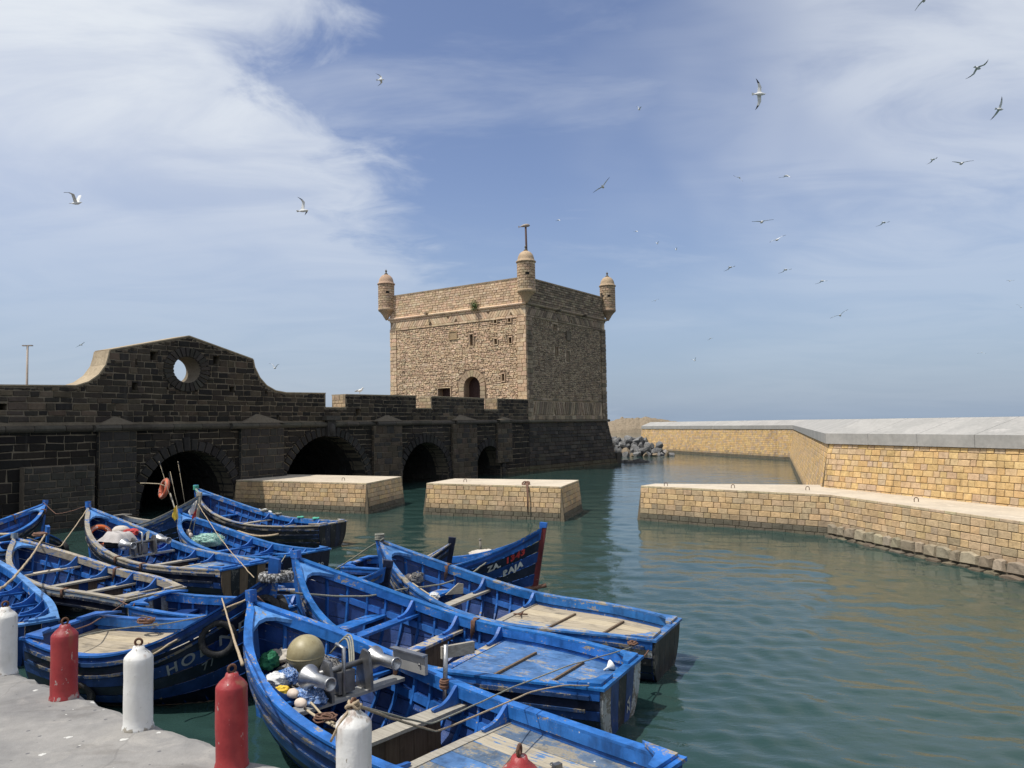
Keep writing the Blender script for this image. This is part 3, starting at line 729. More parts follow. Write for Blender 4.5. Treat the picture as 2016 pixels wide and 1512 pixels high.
# ================================================================ tower
def build_tower():
    root = thing('stone_tower', 'square fortress tower of tan stone with three domed corner turrets', 'tower')
    ra = math.radians(55.5); UR = np.array([math.cos(ra), math.sin(ra), 0]); WR = np.array([UR[1], -UR[0], 0])
    UL = WR.copy()                                          # left face runs towards the shared corner
    WL = np.array([UL[1], -UL[0], 0])
    FRr = Frame(TC, UR, (0, 0, 1), WR); LR = FRr.hit(1191, 640)[0]
    tmp = Frame(TC, UL, (0, 0, 1), WL); LL = -tmp.hit(768, 640)[0]; FL = Frame(TC-UL*LL, UL, (0, 0, 1), WL)
    zc = FRr.hit(1041, 598)[1]; zt = tmp.hit(1008, 549.5)[1]; zb = 4.22
    ctr = TC+UR*LR/2-UL*LL/2
    m = MB(); c = [TC-WL*.75-WR*.75, TC+UR*LR-WR*.75+WL*.0-UR*.75, TC+UR*LR-UL*LL+WR*.75-UR*.75, TC-UL*LL-WL*.75+UL*.75]
    # inner mass, walls stand around it
    def ring(z, d): 
        return [np.array([*(TC+(-UL+UR)*d)[:2], z]), np.array([*(TC+UR*(LR-d)-UL*d)[:2], z]), np.array([*(TC+UR*(LR-d)-UL*(LL-d))[:2], z]), np.array([*(TC+UR*d-UL*(LL-d))[:2], z])]
    m.hexa(ring(3.5, .8)+ring(zt-1.2, .8), (.03, .026, .022)); m.build('inner_mass', 'stone', root)
    BB = .85
    def bpt(u, v, d=0): return TC+UR*u+WR*(BB*max(0, min(u/LR, 1.1))*(1-v/zb)+d)+np.array([0, 0, v])
    bl = TC-UL*LL
    m = MB(); m.hexa([bpt(0, -1), bpt(LR, -1)+UR*BB*.7, np.array([*(TC+UR*(LR+.6)-UL*LL)[:2], -1]), np.array([*bl[:2], -1]), bpt(0, zb), bpt(LR, zb), np.array([*(TC+UR*LR-UL*LL)[:2], zb]), np.array([*bl[:2], zb])], (.24, .20, .15)); m.build('battered_base', 'stone', root)
    st = Stones()
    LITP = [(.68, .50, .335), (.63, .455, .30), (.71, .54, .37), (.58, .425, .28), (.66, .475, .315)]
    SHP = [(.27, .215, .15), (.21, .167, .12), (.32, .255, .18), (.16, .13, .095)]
    def wallface(fr, L, holes, pal, mort, zlow, arched=None, dark=False):
        loops = [[(0, zb-.3), (L, zb-.3), (L, zt), (0, zt)]]
        for a, b, c_, d in holes: loops.append([(a, b), (c_, b), (c_, d), (a, d)])
        if arched:
            a, b, c_, d = arched; r = (c_-a)/2; loops.append([(a, b), (c_, b)]+[((a+c_)/2+r*math.cos(x), d-r+r*math.sin(x)) for x in np.linspace(0, math.pi, 15)])
        m = MB(); m.prism([[fr(u, v, -.06) for u, v in lp] for lp in loops], -fr.W*.7, mort); m.build('wall_core', 'stone', root)
        allh = [(a-.092, b-.092, c_+.092, d+.092) for a, b, c_, d in holes]
        def inside(u, v):
            for a, b, c_, d in allh:
                if a < u < c_ and b < v < d: return False
            if arched:
                a, b, c_, d = arched
                if a-.55 < u < c_+.55 and v < d-.6: return False
                if math.hypot(u-(a+c_)/2, v-(d-(c_-a)/2)) < (c_-a)/2+.62: return False
            return True
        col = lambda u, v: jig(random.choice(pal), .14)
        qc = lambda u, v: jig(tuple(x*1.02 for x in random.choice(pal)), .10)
        zband = zc-1.14
        # quoins, parapet, plain bands
        for a, b in ((0, .85), (L-.95, L)): st.wall(fr, a, b, zlow, zband, .36, (.45, .95), qc, joint=.022, proud=.07, deep=.10, bev=.015, hj=.15)
        st.wall(fr, 0, L, zc+.14, zt, .215, (.3, .62), qc, joint=.02, proud=.05, deep=.08, hj=.1, jit=.006)
        st.wall(fr, 0, L, zc-.32, zc-.12, .2, (.5, 1.0), qc, joint=.016, proud=.045, deep=.08)
        st.wall(fr, 0, L, zband, zband+.20, .2, (.5, 1.1), qc, joint=.016, proud=.06, deep=.08)
        # herringbone band: slanting slabs
        v0, v1 = zband+.21, zc-.33; u = .1; s = .30; half = L*.5
        while u < L-.5:
            d = .5 if (u < half) != (int(u/2.3) % 3 == 2) else -.5
            if d < 0: pts = [(u+.4+.018, v0), (u+.4+s-.018, v0), (u+s-.018, v1), (u+.018, v1)]
            else: pts = [(u+.018, v0), (u+s-.018, v0), (u+.4+s-.018, v1), (u+.4+.018, v1)]
            if max(p[0] for p in pts) < L: st.poly(fr, pts, qc(0, 0), proud=.05, bev=.02, deep=.08)
            u += s
        # rubble field
        lo = zlow
        if dark: lo = zb+2.0
        if dark:
            st.wall(fr, .85, L-.95, lo-.22, lo, .22, (.5, 1.0), qc, joint=.02, proud=.07, deep=.1)
            v0, v1 = zb+.55, lo-.3; u = .9
            while u < L-1.5:
                k = int((u-.9)/.36)
                pts = [(u+.02, v0), (u+.30, v0), (u+.62, v1), (u+.34, v1)] if k % 14 < 9 else [(u+.34, v0), (u+.62, v0), (u+.30, v1), (u+.02, v1)]
                st.poly(fr, pts, qc(0, 0), proud=.06, bev=.02, deep=.08); u += .36
            st.wall(fr, 0, L, zb+.12, zb+.5, .38, (.4, .8), qc, joint=.03, proud=.05, deep=.08)
        v = lo
        while v < zband-.06:
            h = random.uniform(.11, .22); top = min(v+h, zband-.01); u = .86
            while u < L-.98:
                w = random.uniform(.14, .42)*(1.2 if random.random() < .15 else 1); b = min(u+w, L-.96)
                if b-u > .08 and inside((u+b)/2, (v+top)/2) and inside(u, v) and inside(b, top) and inside(u, top) and inside(b, v):
                    j = lambda k=.035: random.uniform(-k, k)
                    g = .022 if not dark else .032
                    if random.random() < .5: pts = [(u+g+j(), v+g+j()), (b-g+j(), v+g+j()), (b-g+j(.05), top-g+j()), ((u+b)/2+j(), top-g*.4), (u+g+j(.05), top-g+j())]
                    else: pts = [(u+g+j(), v+g+j()), ((u+b)/2+j(), v+g*.3), (b-g+j(), v+g+j()), (b-g+j(), top-g+j()), (u+g+j(), top-g+j())]
                    st.poly(fr, pts, col(0, 0), proud=random.uniform(-.015, .035) if not dark else random.uniform(-.045, -.015), bev=random.uniform(.03, .055), deep=.09)
                u = b if b > u else u+.2
            v = top
        # cornice roll, in lengths
        u = -.12
        while u < L+.1:
            w = min(1.4, L+.12-u); sec = [(-.06, -.13), (.10, -.13), (.19, -.06), (.21, .02), (.17, .09), (.08, .13), (-.06, .13)]; k = len(sec); mm = MB()
            vs = [fr(u+.006, zc+b, a) for a, b in sec]+[fr(u+w-.006, zc+b, a) for a, b in sec]
            mm.add(vs, [tuple(range(k)), tuple(range(2*k-1, k-1, -1))]+[(i, (i+1) % k, k+(i+1) % k, k+i) for i in range(k)], jig(tuple(x*1.12 for x in pal[0]), .08)); mm.build('cornice', 'stone', root); u += w
            if w < .2: break
        # dressed frames round the openings
        for a, b, c_, d in holes:
            if (c_-a)*(d-b) < .02: continue
            e = .09; cc = tuple(x*.95 for x in pal[0])
            for r_ in ((a-e, d+.01, c_+e, d+e), (a-e, b-e, c_+e, b-.01), (a-e, b, a-.01, d), (c_+.01, b, c_+e, d)): st.rect(fr, *r_, jig(cc, .08), proud=.045, bev=.01, deep=.10)
    def H(fr, px, py, w, h):
        a = fr.hit(px-w/2, py+h/2); b = fr.hit(px+w/2, py-h/2); return (a[0], a[1], b[0], b[1])
    holesL = [H(FL, 928, 669.5, 6, 23), H(FL, 975, 631, 5, 11), H(FL, 1002.5, 628, 5, 12), H(FL, 976, 672.5, 5, 11), H(FL, 1004.5, 670, 5, 12), H(FL, 990.5, 743, 4.5, 14), H(FL, 910.5, 597.5, 3, 4)]
    wl = H(FL, 874.5, 775, 24, 22); wl = (wl[0], 5.3, wl[2], wl[3]); holesL.append(wl)
    dl = H(FL, 930, 763, 31, 45); dl = (dl[0], 4.9, dl[2], dl[3])
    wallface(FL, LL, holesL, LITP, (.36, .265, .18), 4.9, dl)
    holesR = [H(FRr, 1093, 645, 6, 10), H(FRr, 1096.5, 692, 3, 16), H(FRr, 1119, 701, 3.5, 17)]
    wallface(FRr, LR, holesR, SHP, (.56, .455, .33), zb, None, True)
    # stone tablets
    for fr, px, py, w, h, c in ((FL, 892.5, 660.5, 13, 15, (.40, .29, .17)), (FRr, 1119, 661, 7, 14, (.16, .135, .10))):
        a, b, c_, d = H(fr, px, py, w, h); mm = MB(); mm.prism([[fr(u, v, .04) for u, v in ((a, b), (c_, b), (c_, d), (a, d))]], -fr.W*.1, c); e = .07
        for r_ in ((a-e, d, c_+e, d+e), (a-e, b-e, c_+e, b), (a-e, b, a, d), (c_, b, c_+e, d)): mm.prism([[fr(u, v, .085) for u, v in ((r_[0], r_[1]), (r_[2], r_[1]), (r_[2], r_[3]), (r_[0], r_[3]))]], -fr.W*.15, tuple(x*1.1 for x in c))
        mm.build('stone_tablet', 'stone', root)
    # other two sides, plain
    for p, U, L in ((TC+UR*LR, -UL, LL), (TC-UL*LL+UR*LR, -UR, LR)):
        fr = Frame(p, U, (0, 0, 1), np.cross(U, (0, 0, 1))); mm = MB(); mm.box(fr(L/2, (zb-.3+zt)/2, -.39), L-1.45, .7, zt-zb+.3, (.30, .23, .155), (fr.U, fr.W, (0, 0, 1))); mm.build('wall_core', 'stone', root)
    # voussoirs and door
    a, b, c_, d = dl; r = (c_-a)/2; n = 11
    for i in range(n):
        x0, x1 = math.pi*i/n+.015, math.pi*(i+1)/n-.015; q = lambda x, g: ((a+c_)/2+(r+g)*math.cos(x), d-r+(r+g)*math.sin(x))
        st.poly(FL, [q(x0, 0), q(x0, .55), q(x1, .55), q(x1, 0)], jig((.46, .345, .23), .07), proud=.08, bev=.012, deep=.10)
    v = b
    while v < d-r-.05:
        w = min(.42, d-r-v)
        for s in (0, 1): st.rect(FL, (c_+.01) if s else (a-.55), v+.01, (c_+.55) if s else (a-.01), v+w-.01, jig((.46, .345, .23), .08), proud=.08, bev=.012, deep=.10)
        v += w
    fr = FL; mm = MB(); mm.box(fr((a+c_)/2, (b+d)/2, -.72), c_-a+.1, .05, d-b+.1, ax=(fr.U, fr.W, (0, 0, 1)))
    for x in (.25, .5, .75): mm.box(fr(a+(c_-a)*x, (b+d)/2, -.69), .04, .03, d-b, ax=(fr.U, fr.W, (0, 0, 1)))
    mm.build('door', 'door_wood', root)
    mm = MB(); a, b, c_, d = wl; mm.box(fr((a+c_)/2, (b+d)/2, -.70), c_-a+.1, .04, d-b+.1, ax=(fr.U, fr.W, (0, 0, 1))); mm.build('window', 'door_wood', root)
    # battered base courses on the seaward side
    class Skew:
        U = UR; V = np.array([0, 0, 1.])
        def __call__(s_, u, v, w=0): return bpt(u, v, w+.02)
    fb = Skew()
    def cb(u, v):
        if v < .4: return jig((.085, .075, .048), .2)
        return jig(random.choice([(.048, .043, .038), (.06, .052, .044), (.040, .037, .034), (.075, .064, .052)]), .25)
    st.wall(fb, .1, LR+1.2, -.2, zb-.14, .33, (.5, 1.2), cb, inside=lambda u, v: u < LR+BB*.7*(1-v/zb)*.8, joint=.03, hj=.2, jit=.012, proud=.035, pj=.4)
    u = -.1
    while u < LR+.2:
        w = min(1.3, LR+.25-u); mm = MB(); sec = [(-.05, -.12), (.14, -.12), (.22, -.04), (.22, .05), (.14, .12), (-.05, .12)]; k = len(sec)
        vs = [FRr(u+.006, zb+.0+b_, a_) for a_, b_ in sec]+[FRr(u+w-.006, zb+b_, a_) for a_, b_ in sec]
        mm.add(vs, [tuple(range(k)), tuple(range(2*k-1, k-1, -1))]+[(i, (i+1) % k, k+(i+1) % k, k+i) for i in range(k)], jig((.11, .095, .072), .12)); mm.build('string_course', 'stone', root); u += w
        if w < .2: break
    mm = MB(); mm.box(fb(LR+.65, .3, -.5), .9, 1.1, 1.5, (.06, .054, .045), (UR, WR, (0, 0, 1))); mm.build('foot_block', 'stone', root)
    # parapet tops
    mm = MB()
    for fr, L in ((FL, LL), (FRr, LR)): mm.box(fr(L/2, zt+.02, -.3), L+.05, .75, .10, (.36, .275, .185), (fr.U, fr.W, (0, 0, 1)))
    mm.build('parapet_coping', 'stone', root)
    # spouts under the cornice
    mm = MB()
    for fr, px, py in ((FL, 843, 618), (FRr, 1094, 612), (FRr, 1146, 622)):
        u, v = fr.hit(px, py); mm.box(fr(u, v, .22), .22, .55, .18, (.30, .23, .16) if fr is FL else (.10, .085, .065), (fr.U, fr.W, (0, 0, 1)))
    mm.build('water_spout', 'stone', root)
    # turrets
    class Cyl:
        def __init__(s, c, r): s.c = np.array(c, float); s.r = r; s.U = np.array([1., 0, 0]); s.V = np.array([0, 0, 1.])
        def __call__(s, u, v, w=0): t = u/s.r; return s.c+np.array([math.cos(t)*(s.r+w), math.sin(t)*(s.r+w), v])
    for i, (c0, out) in enumerate(((TC, WR+WL), (TC-UL*LL, WL-UL), (TC+UR*LR, WR+UR))):
        out = out/np.linalg.norm(out); R = .74; c = np.array([*(c0+out*.34)[:2], 0]); z0, z1 = zc+1.08, zc+3.35
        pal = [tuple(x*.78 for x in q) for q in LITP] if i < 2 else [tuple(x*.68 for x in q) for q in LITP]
        mm = MB(); mm.lathe(c, [(.08, zc-.05), (.16, zc+.08), (.30, zc+.30), (.36, zc+.42), (.60, zc+.72), (.70, zc+.80), (R+.02, zc+.84), (R+.05, zc+.95), (R+.05, z0)], 28, jig(tuple(x*.9 for x in pal[0]), .05)); mm.build('turret_corbel', 'stone', root)
        mm = MB(); mm.lathe(c, [(R-.02, z0), (R-.02, z1)], 28, (.22, .17, .12)); tcore = mm.build('turret_core', 'stone', root)
        cy = Cyl(c, R); rows = 10; h = (z1-z0)/rows; n = 13
        wins = []
        for px in ((1033, 765, 1182)[i], (1040, 771, 1193)[i]): pass
        for rr in range(rows):
            for k_ in range(n):
                u0 = 2*math.pi*R*(k_+.5*(rr % 2))/n; u1 = u0+2*math.pi*R/n
                mid = ((u0+u1)/2/R) % (2*math.pi); v0 = z0+rr*h
                view = math.atan2(-c[1], -c[0])
                da = (mid-view+math.pi) % (2*math.pi)-math.pi
                if rr in (5, 6) and (abs(da-.18) < .16 or (i == 2 and abs(da+.85) < .2)): continue
                st.poly(cy, [(u0+.012, v0+.012), ((u0+u1)/2, v0+.012), (u1-.012, v0+.012), (u1-.012, v0+h-.012), ((u0+u1)/2, v0+h-.012), (u0+.012, v0+h-.012)], jig(random.choice(pal), .12), proud=.03, bev=.012, deep=.03)
        for a_ in ((.18,) if i < 2 else (.18, -.85)):
            view = math.atan2(-c[1], -c[0])+a_; dd = np.array([math.cos(view), math.sin(view), 0]); mm = MB(); mm.box(c+dd*(R-.06)+np.array([0, 0, z0+6*h]), .12, .26, 2*h*.95, ax=(dd, (-dd[1], dd[0], 0), (0, 0, 1))); mm.build('turret_window', 'hole_shade', tcore)  # solid block, its dark colour painted as the opening's shade
        mm = MB(); mm.lathe(c, [(R+.02, z1), (R+.10, z1+.03), (R+.11, z1+.12), (R+.02, z1+.17), (R-.02, z1+.26)]+[((R-.04)*math.cos(t), z1+.26+.78*math.sin(t)) for t in np.linspace(.1, 1.42, 9)]+[(.13, z1+1.02)], 28, jig(tuple(x*.92 for x in pal[0]), .05)); dome = mm.build('turret_dome', 'stone', root)
        mm = MB(); mm.lathe(c, [(.17, z1+1.02), (.18, z1+1.10), (.10, z1+1.13), (.05, z1+1.26), (.11, z1+1.33), (.09, z1+1.42), (.03, z1+1.46), (.01, z1+1.56)], 12, (.14, .115, .085)); mm.build('finial', 'stone', dome)
    st.emit(root)
    # post with a fish-shaped vane behind the near turret
    pt = TC+UR*1.3-UL*1.0; k_ = np.linalg.norm(pt[:2]); ttop = PD(1036, 446, np.linalg.norm(PD(1036, 446, 1)-_C)*k_); zz = _C[2]+ray(1036, 446)[2]/np.linalg.norm(ray(1036, 446)[:2])*np.linalg.norm(pt[:2])
    d = ray(1037, 470)[:2]; d = d/np.linalg.norm(d)*(k_+.2); base = np.array([d[0], d[1], zt-1.2]); up = ray(1035, 446)[:2]; up = up/np.linalg.norm(up)*(k_+.2)
    r = thing('weather_vane', 'fish shaped vane on a wooden post behind the turret above the bridge end', 'weather vane', loc=tuple(base))
    tip = np.array([up[0], up[1], zz])-base
    mm = MB(); mm.tube([(0, 0, 0), tip], [.11, .085], 8); mm.build('post', 'door_wood', r)
    mm = MB(); mm.tube([tip+np.array([x, 0, .12+dz]) for x, dz in ((-.52, -.1), (-.38, -.05), (-.2, 0), (.05, .03), (.25, .03), (.36, 0))], [.02, .06, .12, .15, .12, .04], 10); mm.add([tip+np.array(q) for q in ((-.48, -.02, .04), (-.66, -.02, .12), (-.62, -.02, -.08), (-.48, .02, .04), (-.66, .02, .12), (-.62, .02, -.08))], [(0, 1, 2), (5, 4, 3), (0, 3, 4, 1), (1, 4, 5, 2), (2, 5, 3, 0)]); mm.build('fish', 'pole_paint', r)
    # caper bush rooted in the cornice
    u, v = FL.hit(938, 603); simple('leaf', (.05, .10, .018), (.09, .15, .035), .6, 3)
    simple('leaf_pale', (.11, .15, .05), (.16, .19, .07), .6, 3)
    rp = thing('wall_plant', 'green bush growing from the cornice of the tower', 'plant'); c = FL(u, v, .32)
    for mat, cnt in (('leaf', 420), ('leaf_pale', 150)):
        mm = MB()
        for _ in range(cnt):
            q = np.array([random.gauss(0, .18), random.gauss(0, .16), random.gauss(0, .21)]); p = c+FL.U*q[0]+FL.W*q[1]+np.array([0, 0, q[2]]); a_ = np.array([random.gauss(0, 1) for _ in range(3)]); a_ /= np.linalg.norm(a_); b_ = np.cross(a_, [random.gauss(0, 1) for _ in range(3)]); b_ /= np.linalg.norm(b_); s = random.uniform(.035, .07)
            mm.add([p-a_*s, p+b_*s*.5, p+a_*s, p-b_*s*.5], [(0, 1, 2, 3)])
        tag(mm.build('foliage', mat, rp, recalc=False), kind='stuff')
    mm = MB()
    for _ in range(9): mm.tube([FL(u, v-.1, 0), c+np.array([random.gauss(0, .08), random.gauss(0, .08), -.05]), c+np.array([random.gauss(0, .2), random.gauss(0, .15), random.gauss(.08, .16)])], [.014, .01, .004], 5)
    mm.build('stem', 'door_wood', rp)
build_tower()

# ================================================================ paint, wood and gear materials
def paint(name, col, wear=.5, wood=(.34, .29, .22), rough=.42, speck=.5, chalk=.25, edge=True):
    m, k, b = material(name); v = coords(k); r = k.math('MULTIPLY', rnd(k), 61.)
    nA = k.noise(v, 2.2, 6, .62, w=r); nB = k.noise(k.vscale(v, (2.2, 15, 15)), 1.0, 6, .74, w=r); nC = k.noise(v, 38, 4, .65, w=r)
    nL = k.noise(v, .55, 3, .5)
    lo = tuple(x*.62 for x in col); hi = tuple(min(1, x*1.12+.012) for x in col)
    c = k.mix(k.ramp(nA, .32, .68), lo, hi)
    g_ = sum(col)/3; c = k.mix(k.ramp(nL, .42, .72, 0, .42), c, tuple(min(1, .80*x+.2*y) for x, y in zip(col, (g_*.25, g_*1.1, g_*1.9))))
    ch = tuple(min(1, x*.85+.05*y+.10*x) for x, y in zip(col, (.5, .9, 1.1)))
    c = k.mix(k.ramp(nB, .50, .72, 0, chalk), c, ch)
    mask = k.math('ADD', k.math('MULTIPLY', nB, .40), k.math('ADD', k.math('MULTIPLY', nC, .20), k.math('MULTIPLY', nA, .46)))
    t = .70-.20*wear
    wd = k.mix(nC, tuple(x*.55 for x in wood), tuple(x*1.25 for x in wood))
    wm = k.ramp(mask, t, t+.022)
    c = k.mix(wm, c, wd)
    if speck:
        vo = k.new('ShaderNodeTexVoronoi'); k.l.new(v, vo.inputs['Vector']); vo.inputs['Scale'].default_value = 9
        se = k.new('ShaderNodeSeparateColor'); k.l.new(vo.outputs['Color'], se.inputs[0])
        c = k.mix(k.math('MULTIPLY', k.math('LESS_THAN', vo.outputs['Distance'], k.ramp(se.outputs[0], .80, 1., 0, .13)), speck), c, (.62, .63, .62))
    dn = k.noise(k.vscale(v, (5, 5, 1.2)), 1.4, 5, .6, w=r)
    c = k.mix(k.ramp(dn, .45, .68, 0, .58), c, k.mix(1.0, c, (.35, .36, .38), 'MULTIPLY'))
    k.l.new(c, b.inputs['Base Color']); rr = k.math('ADD', k.math('MULTIPLY', wm, .35), rough); k.l.new(rr, b.inputs['Roughness'])
    b.inputs['Specular IOR Level'].default_value = .4
    bump(k, b, k.math('ADD', k.math('MULTIPLY', wm, -.6), k.math('ADD', nC, nB)), .45, .006)
def wood(name, c1, c2, c3, paintc=None, pw=.5, ax=(2.0, 26, 26)):
    m, k, b = material(name); v = coords(k); r = k.math('MULTIPLY', rnd(k), 61.)
    g = k.noise(k.vscale(v, ax), 1.0, 7, .68, w=r); n = k.noise(v, 3, 5, .6, w=r); f = k.noise(v, 45, 3, .6, w=r)
    c = k.mix(k.ramp(g, .3, .7), c1, c2); c = k.mix(k.ramp(n, .52, .72, 0, .7), c, c3); c = k.mix(k.ramp(f, .64, .72, 0, .5), c, tuple(x*.35 for x in c1))
    if paintc is not None: c = k.mix(k.ramp(k.math('ADD', k.math('MULTIPLY', g, .5), k.math('MULTIPLY', n, .5)), .5-.12*pw+.04, .5-.12*pw), c, paintc)
    k.l.new(c, b.inputs['Base Color']); b.inputs['Roughness'].default_value = .85; b.inputs['Specular IOR Level'].default_value = .25
    bump(k, b, g, .5, .008)
BLUE = (.014, .112, .41)
paint('blue', BLUE, .42); paint('blue_bright', (.020, .150, .50), .55, speck=.8); paint('blue_worn', (.035, .16, .50), .95, (.42, .36, .27)); paint('blue_deep_and_shade', (.005, .040, .185), .22, speck=.2)  # the deep blue also paints shade into the hull insides
paint('blue_deck', (.075, .175, .38), .62, (.30, .28, .24), .6, .9, .5); paint('sky_blue', (.09, .25, .56), .35); paint('grey_blue', (.19, .25, .33), .7, (.38, .35, .29), .6)
paint('navy', (.006, .011, .034), .30, (.10, .10, .10), .35, .25, .08); paint('navy_blue', (.010, .045, .19), .42, (.22, .20, .17), .4, .3, .12); paint('black_paint', (.012, .013, .017), .55, (.16, .15, .13), .5, .5, .1)
paint('white_worn', (.52, .53, .52), 1.0, (.20, .18, .15)); paint('red_trim', (.16, .02, .018), .5)
paint('letter_white', (.60, .60, .56), .35, (.03, .04, .07), .6, 0); paint('letter_red', (.50, .035, .03), .3, (.03, .04, .07), .6, 0); paint('letter_grey', (.26, .27, .27), .3, (.03, .04, .06), .6, 0)
wood('tan_wood', (.36, .29, .19), (.50, .43, .31), (.26, .22, .17)); wood('grey_wood', (.25, .225, .185), (.38, .35, .29), (.17, .15, .125)); wood('brown_wood', (.115, .08, .052), (.17, .125, .085), (.075, .055, .04), ax=(26, 26, 2.0))
wood('deck_mixed', (.30, .26, .20), (.42, .37, .28), (.22, .20, .17), (.08, .17, .33), .55); wood('cap_worn', (.36, .31, .24), (.48, .42, .33), (.25, .22, .18), (.06, .17, .46), .9)
simple('rope_tan', (.33, .25, .16), (.45, .36, .25), .95, 20, 90, .8); simple('rope_brown', (.12, .065, .045), (.20, .11, .075), .95, 20, 90, .8); simple('rope_grey', (.20, .20, .16), (.28, .27, .22), .95, 20, 90, .8)
simple('rope_green', (.06, .33, .22), (.12, .42, .32), .9, 20, 90, .8)
simple('rubber', (.014, .014, .015), (.035, .034, .033), .8, 8, 40, .5, c3=(.10, .095, .09)); simple('rubber_salted', (.03, .03, .03), (.09, .085, .08), .85, 6, 26, .7, c3=(.45, .44, .42), t3=(.50, .60))
simple('steel', (.36, .36, .36), (.52, .52, .51), .40, 6, 60, .25, 1.0, c3=(.20, .17, .14), t3=(.60, .72)); simple('steel_dark', (.16, .16, .16), (.28, .275, .27), .45, 5, 40, .2, .85)
simple('plate_grey', (.30, .30, .29), (.37, .365, .35), .5, 3, 30, .15, .3, c3=(.18, .12, .08), t3=(.68, .76))
simple('buoy', (.25, .205, .105), (.36, .31, .18), .45, 5, 30, .12, c3=(.14, .11, .06), t3=(.62, .72)); simple('float_pink', (.55, .44, .36), (.66, .56, .46), .6, 8, 30, .2)
simple('net_white', (.62, .62, .62), (.75, .75, .73), .6, 9, 60, .6); simple('net_dark', (.10, .095, .09), (.24, .23, .22), .9, 30, 90, .9, c3=(.5, .49, .47), t3=(.55, .62)); simple('net_blue', (.05, .12, .32), (.13, .25, .50), .35, 18, 60, .9, c3=(.55, .62, .72), t3=(.54, .60))
simple('cloth_green', (.010, .10, .045), (.022, .17, .075), .8, 5); simple('cloth_blue', (.02, .16, .55), (.04, .24, .68), .7, 5); simple('cloth_red', (.35, .03, .03), (.48, .06, .05), .8, 5); simple('cloth_white', (.62, .62, .61), (.72, .72, .70), .8, 5)
simple('cloth_beige', (.46, .41, .35), (.56, .51, .44), .9, 4, 18, .5, c3=(.30, .16, .13), t3=(.66, .72)); simple('cloth_grey', (.36, .33, .31), (.45, .42, .40), .9, 4, 30, .4); simple('cloth_yellow', (.66, .42, .03), (.75, .52, .06), .7, 5); simple('cloth_black', (.02, .02, .022), (.04, .04, .045), .8, 5)
simple('net_green', (.10, .30, .24), (.30, .50, .42), .8, 12, 60, .9, c3=(.62, .66, .62), t3=(.52, .6)); simple('orange', (.56, .10, .02), (.66, .15, .035), .5, 6, 30, .15, c3=(.40, .20, .12), t3=(.68, .78)); simple('orange_dull', (.42, .085, .04), (.50, .12, .06), .6, 6)
simple('plastic_blue', (.012, .03, .22), (.02, .045, .30), .4, 5, 12, .3, c3=(.08, .12, .36), t3=(.55, .6)); simple('plastic_white', (.70, .70, .68), (.76, .76, .74), .4, 5)

# ================================================================ boats
class Hull:
    def __init__(s, L, B, zs, zm, zb, gs, rake=.34):
        s.L, s.B, s.zs, s.zm, s.zb, s.gs, s.rake = L, B, zs, zm, zb, gs, rake; s.zk = -.32
    def b(s, q):
        if q < .42: g = s.gs+(1-s.gs)*math.sin(math.pi/2*max(q, 0)/.42)
        else: g = math.cos(math.pi/2*min(1, (q-.42)/.58)**1.7)
        return s.B/2*max(g, 0)
    def z(s, q):
        return s.zm+(s.zs-s.zm)*max(0, (.33-q)/.33)**2+(s.zb-s.zm)*max(0, (q-.33)/.67)**2.1
    def pw(s, q): return 3.2-2.0*max(0, (q-.45)/.55)**1.2
    def y(s, q, t): return s.b(q)*(1-(1-t)**s.pw(q))
    def x(s, q, t): return s.L*q-s.rake*(1-t)*max(0, q)**6+.07*(1-t)*(1-q)**8
    def tz(s, q, z): return (z-s.zk)/(s.z(q)-s.zk)
    def S(s, q, t, side, off=0): return np.array([s.x(q, t), side*max(.002, s.y(q, t)+off), s.zk+(s.z(q)-s.zk)*t])
    def yz(s, q, z, off=0): return max(.004, s.y(q, min(1, max(0, s.tz(q, z))))+off)
def strip(m, rings, mi=0, closed=True, caps=True):
    k = len(rings[0]); vs = [p for r in rings for p in r]; n = len(rings)
    fs = [(i*k+j, i*k+(j+1) % k, (i+1)*k+(j+1) % k, (i+1)*k+j) for i in range(n-1) for j in range(k if closed else k-1)]
    if caps: fs += [tuple(range(k-1, -1, -1)), tuple((n-1)*k+j for j in range(k))]
    m.add(vs, fs, mi=mi)
def band(h, side, q0, q1, n, yo, yi, zt, zb, follow=True):
    """a rail that follows the sheer: yo/yi outer/inner offset from the hull, zt/zb height relative to the sheer"""
    rings = []
    for q in np.linspace(q0, q1, n):
        z = h.z(q); ztop, zbot = z+zt, z+zb; yt = h.b(q) if not follow else h.yz(q, min(z, ztop)); yb = h.b(q) if not follow else h.yz(q, zbot)
        xt = h.x(q, min(1, h.tz(q, ztop))); xb = h.x(q, min(1, h.tz(q, zbot)))
        rings.append([(xb, side*max(.003, yb+yo), zbot), (xt, side*max(.003, yt+yo), ztop), (xt, side*max(.003, yt+yi), ztop), (xb, side*max(.003, yb+yi), zbot)])
    m = MB(); strip(m, rings); return m
def lettering(root, text, fn, size, mat, h=1.0, bold=.0, spacing=1.0, parent=None):
    cu = bpy.data.curves.new('txt', 'FONT'); cu.body = text; cu.size = size; cu.offset = bold; cu.space_character = spacing
    ob = bpy.data.objects.new('txt', cu); me = bpy.data.meshes.new_from_object(ob); bpy.data.objects.remove(ob)
    vs = np.array([v.co[:2] for v in me.vertices]); fs = [tuple(p.vertices) for p in me.polygons]; bpy.data.meshes.remove(me)
    m = MB(); m.add([fn(a, b) for a, b in vs], fs); return m.build('lettering', mat, root, recalc=False)
paint('rub_worn', (.016, .055, .17), .8, (.20, .175, .135), .55, .3); paint('blue_faded', (.045, .175, .46), .75, (.33, .29, .22)); paint('blue_teal', (.013, .138, .43), .5); paint('deck_grey', (.11, .165, .25), .85, (.26, .235, .19), .65, 1., .4)
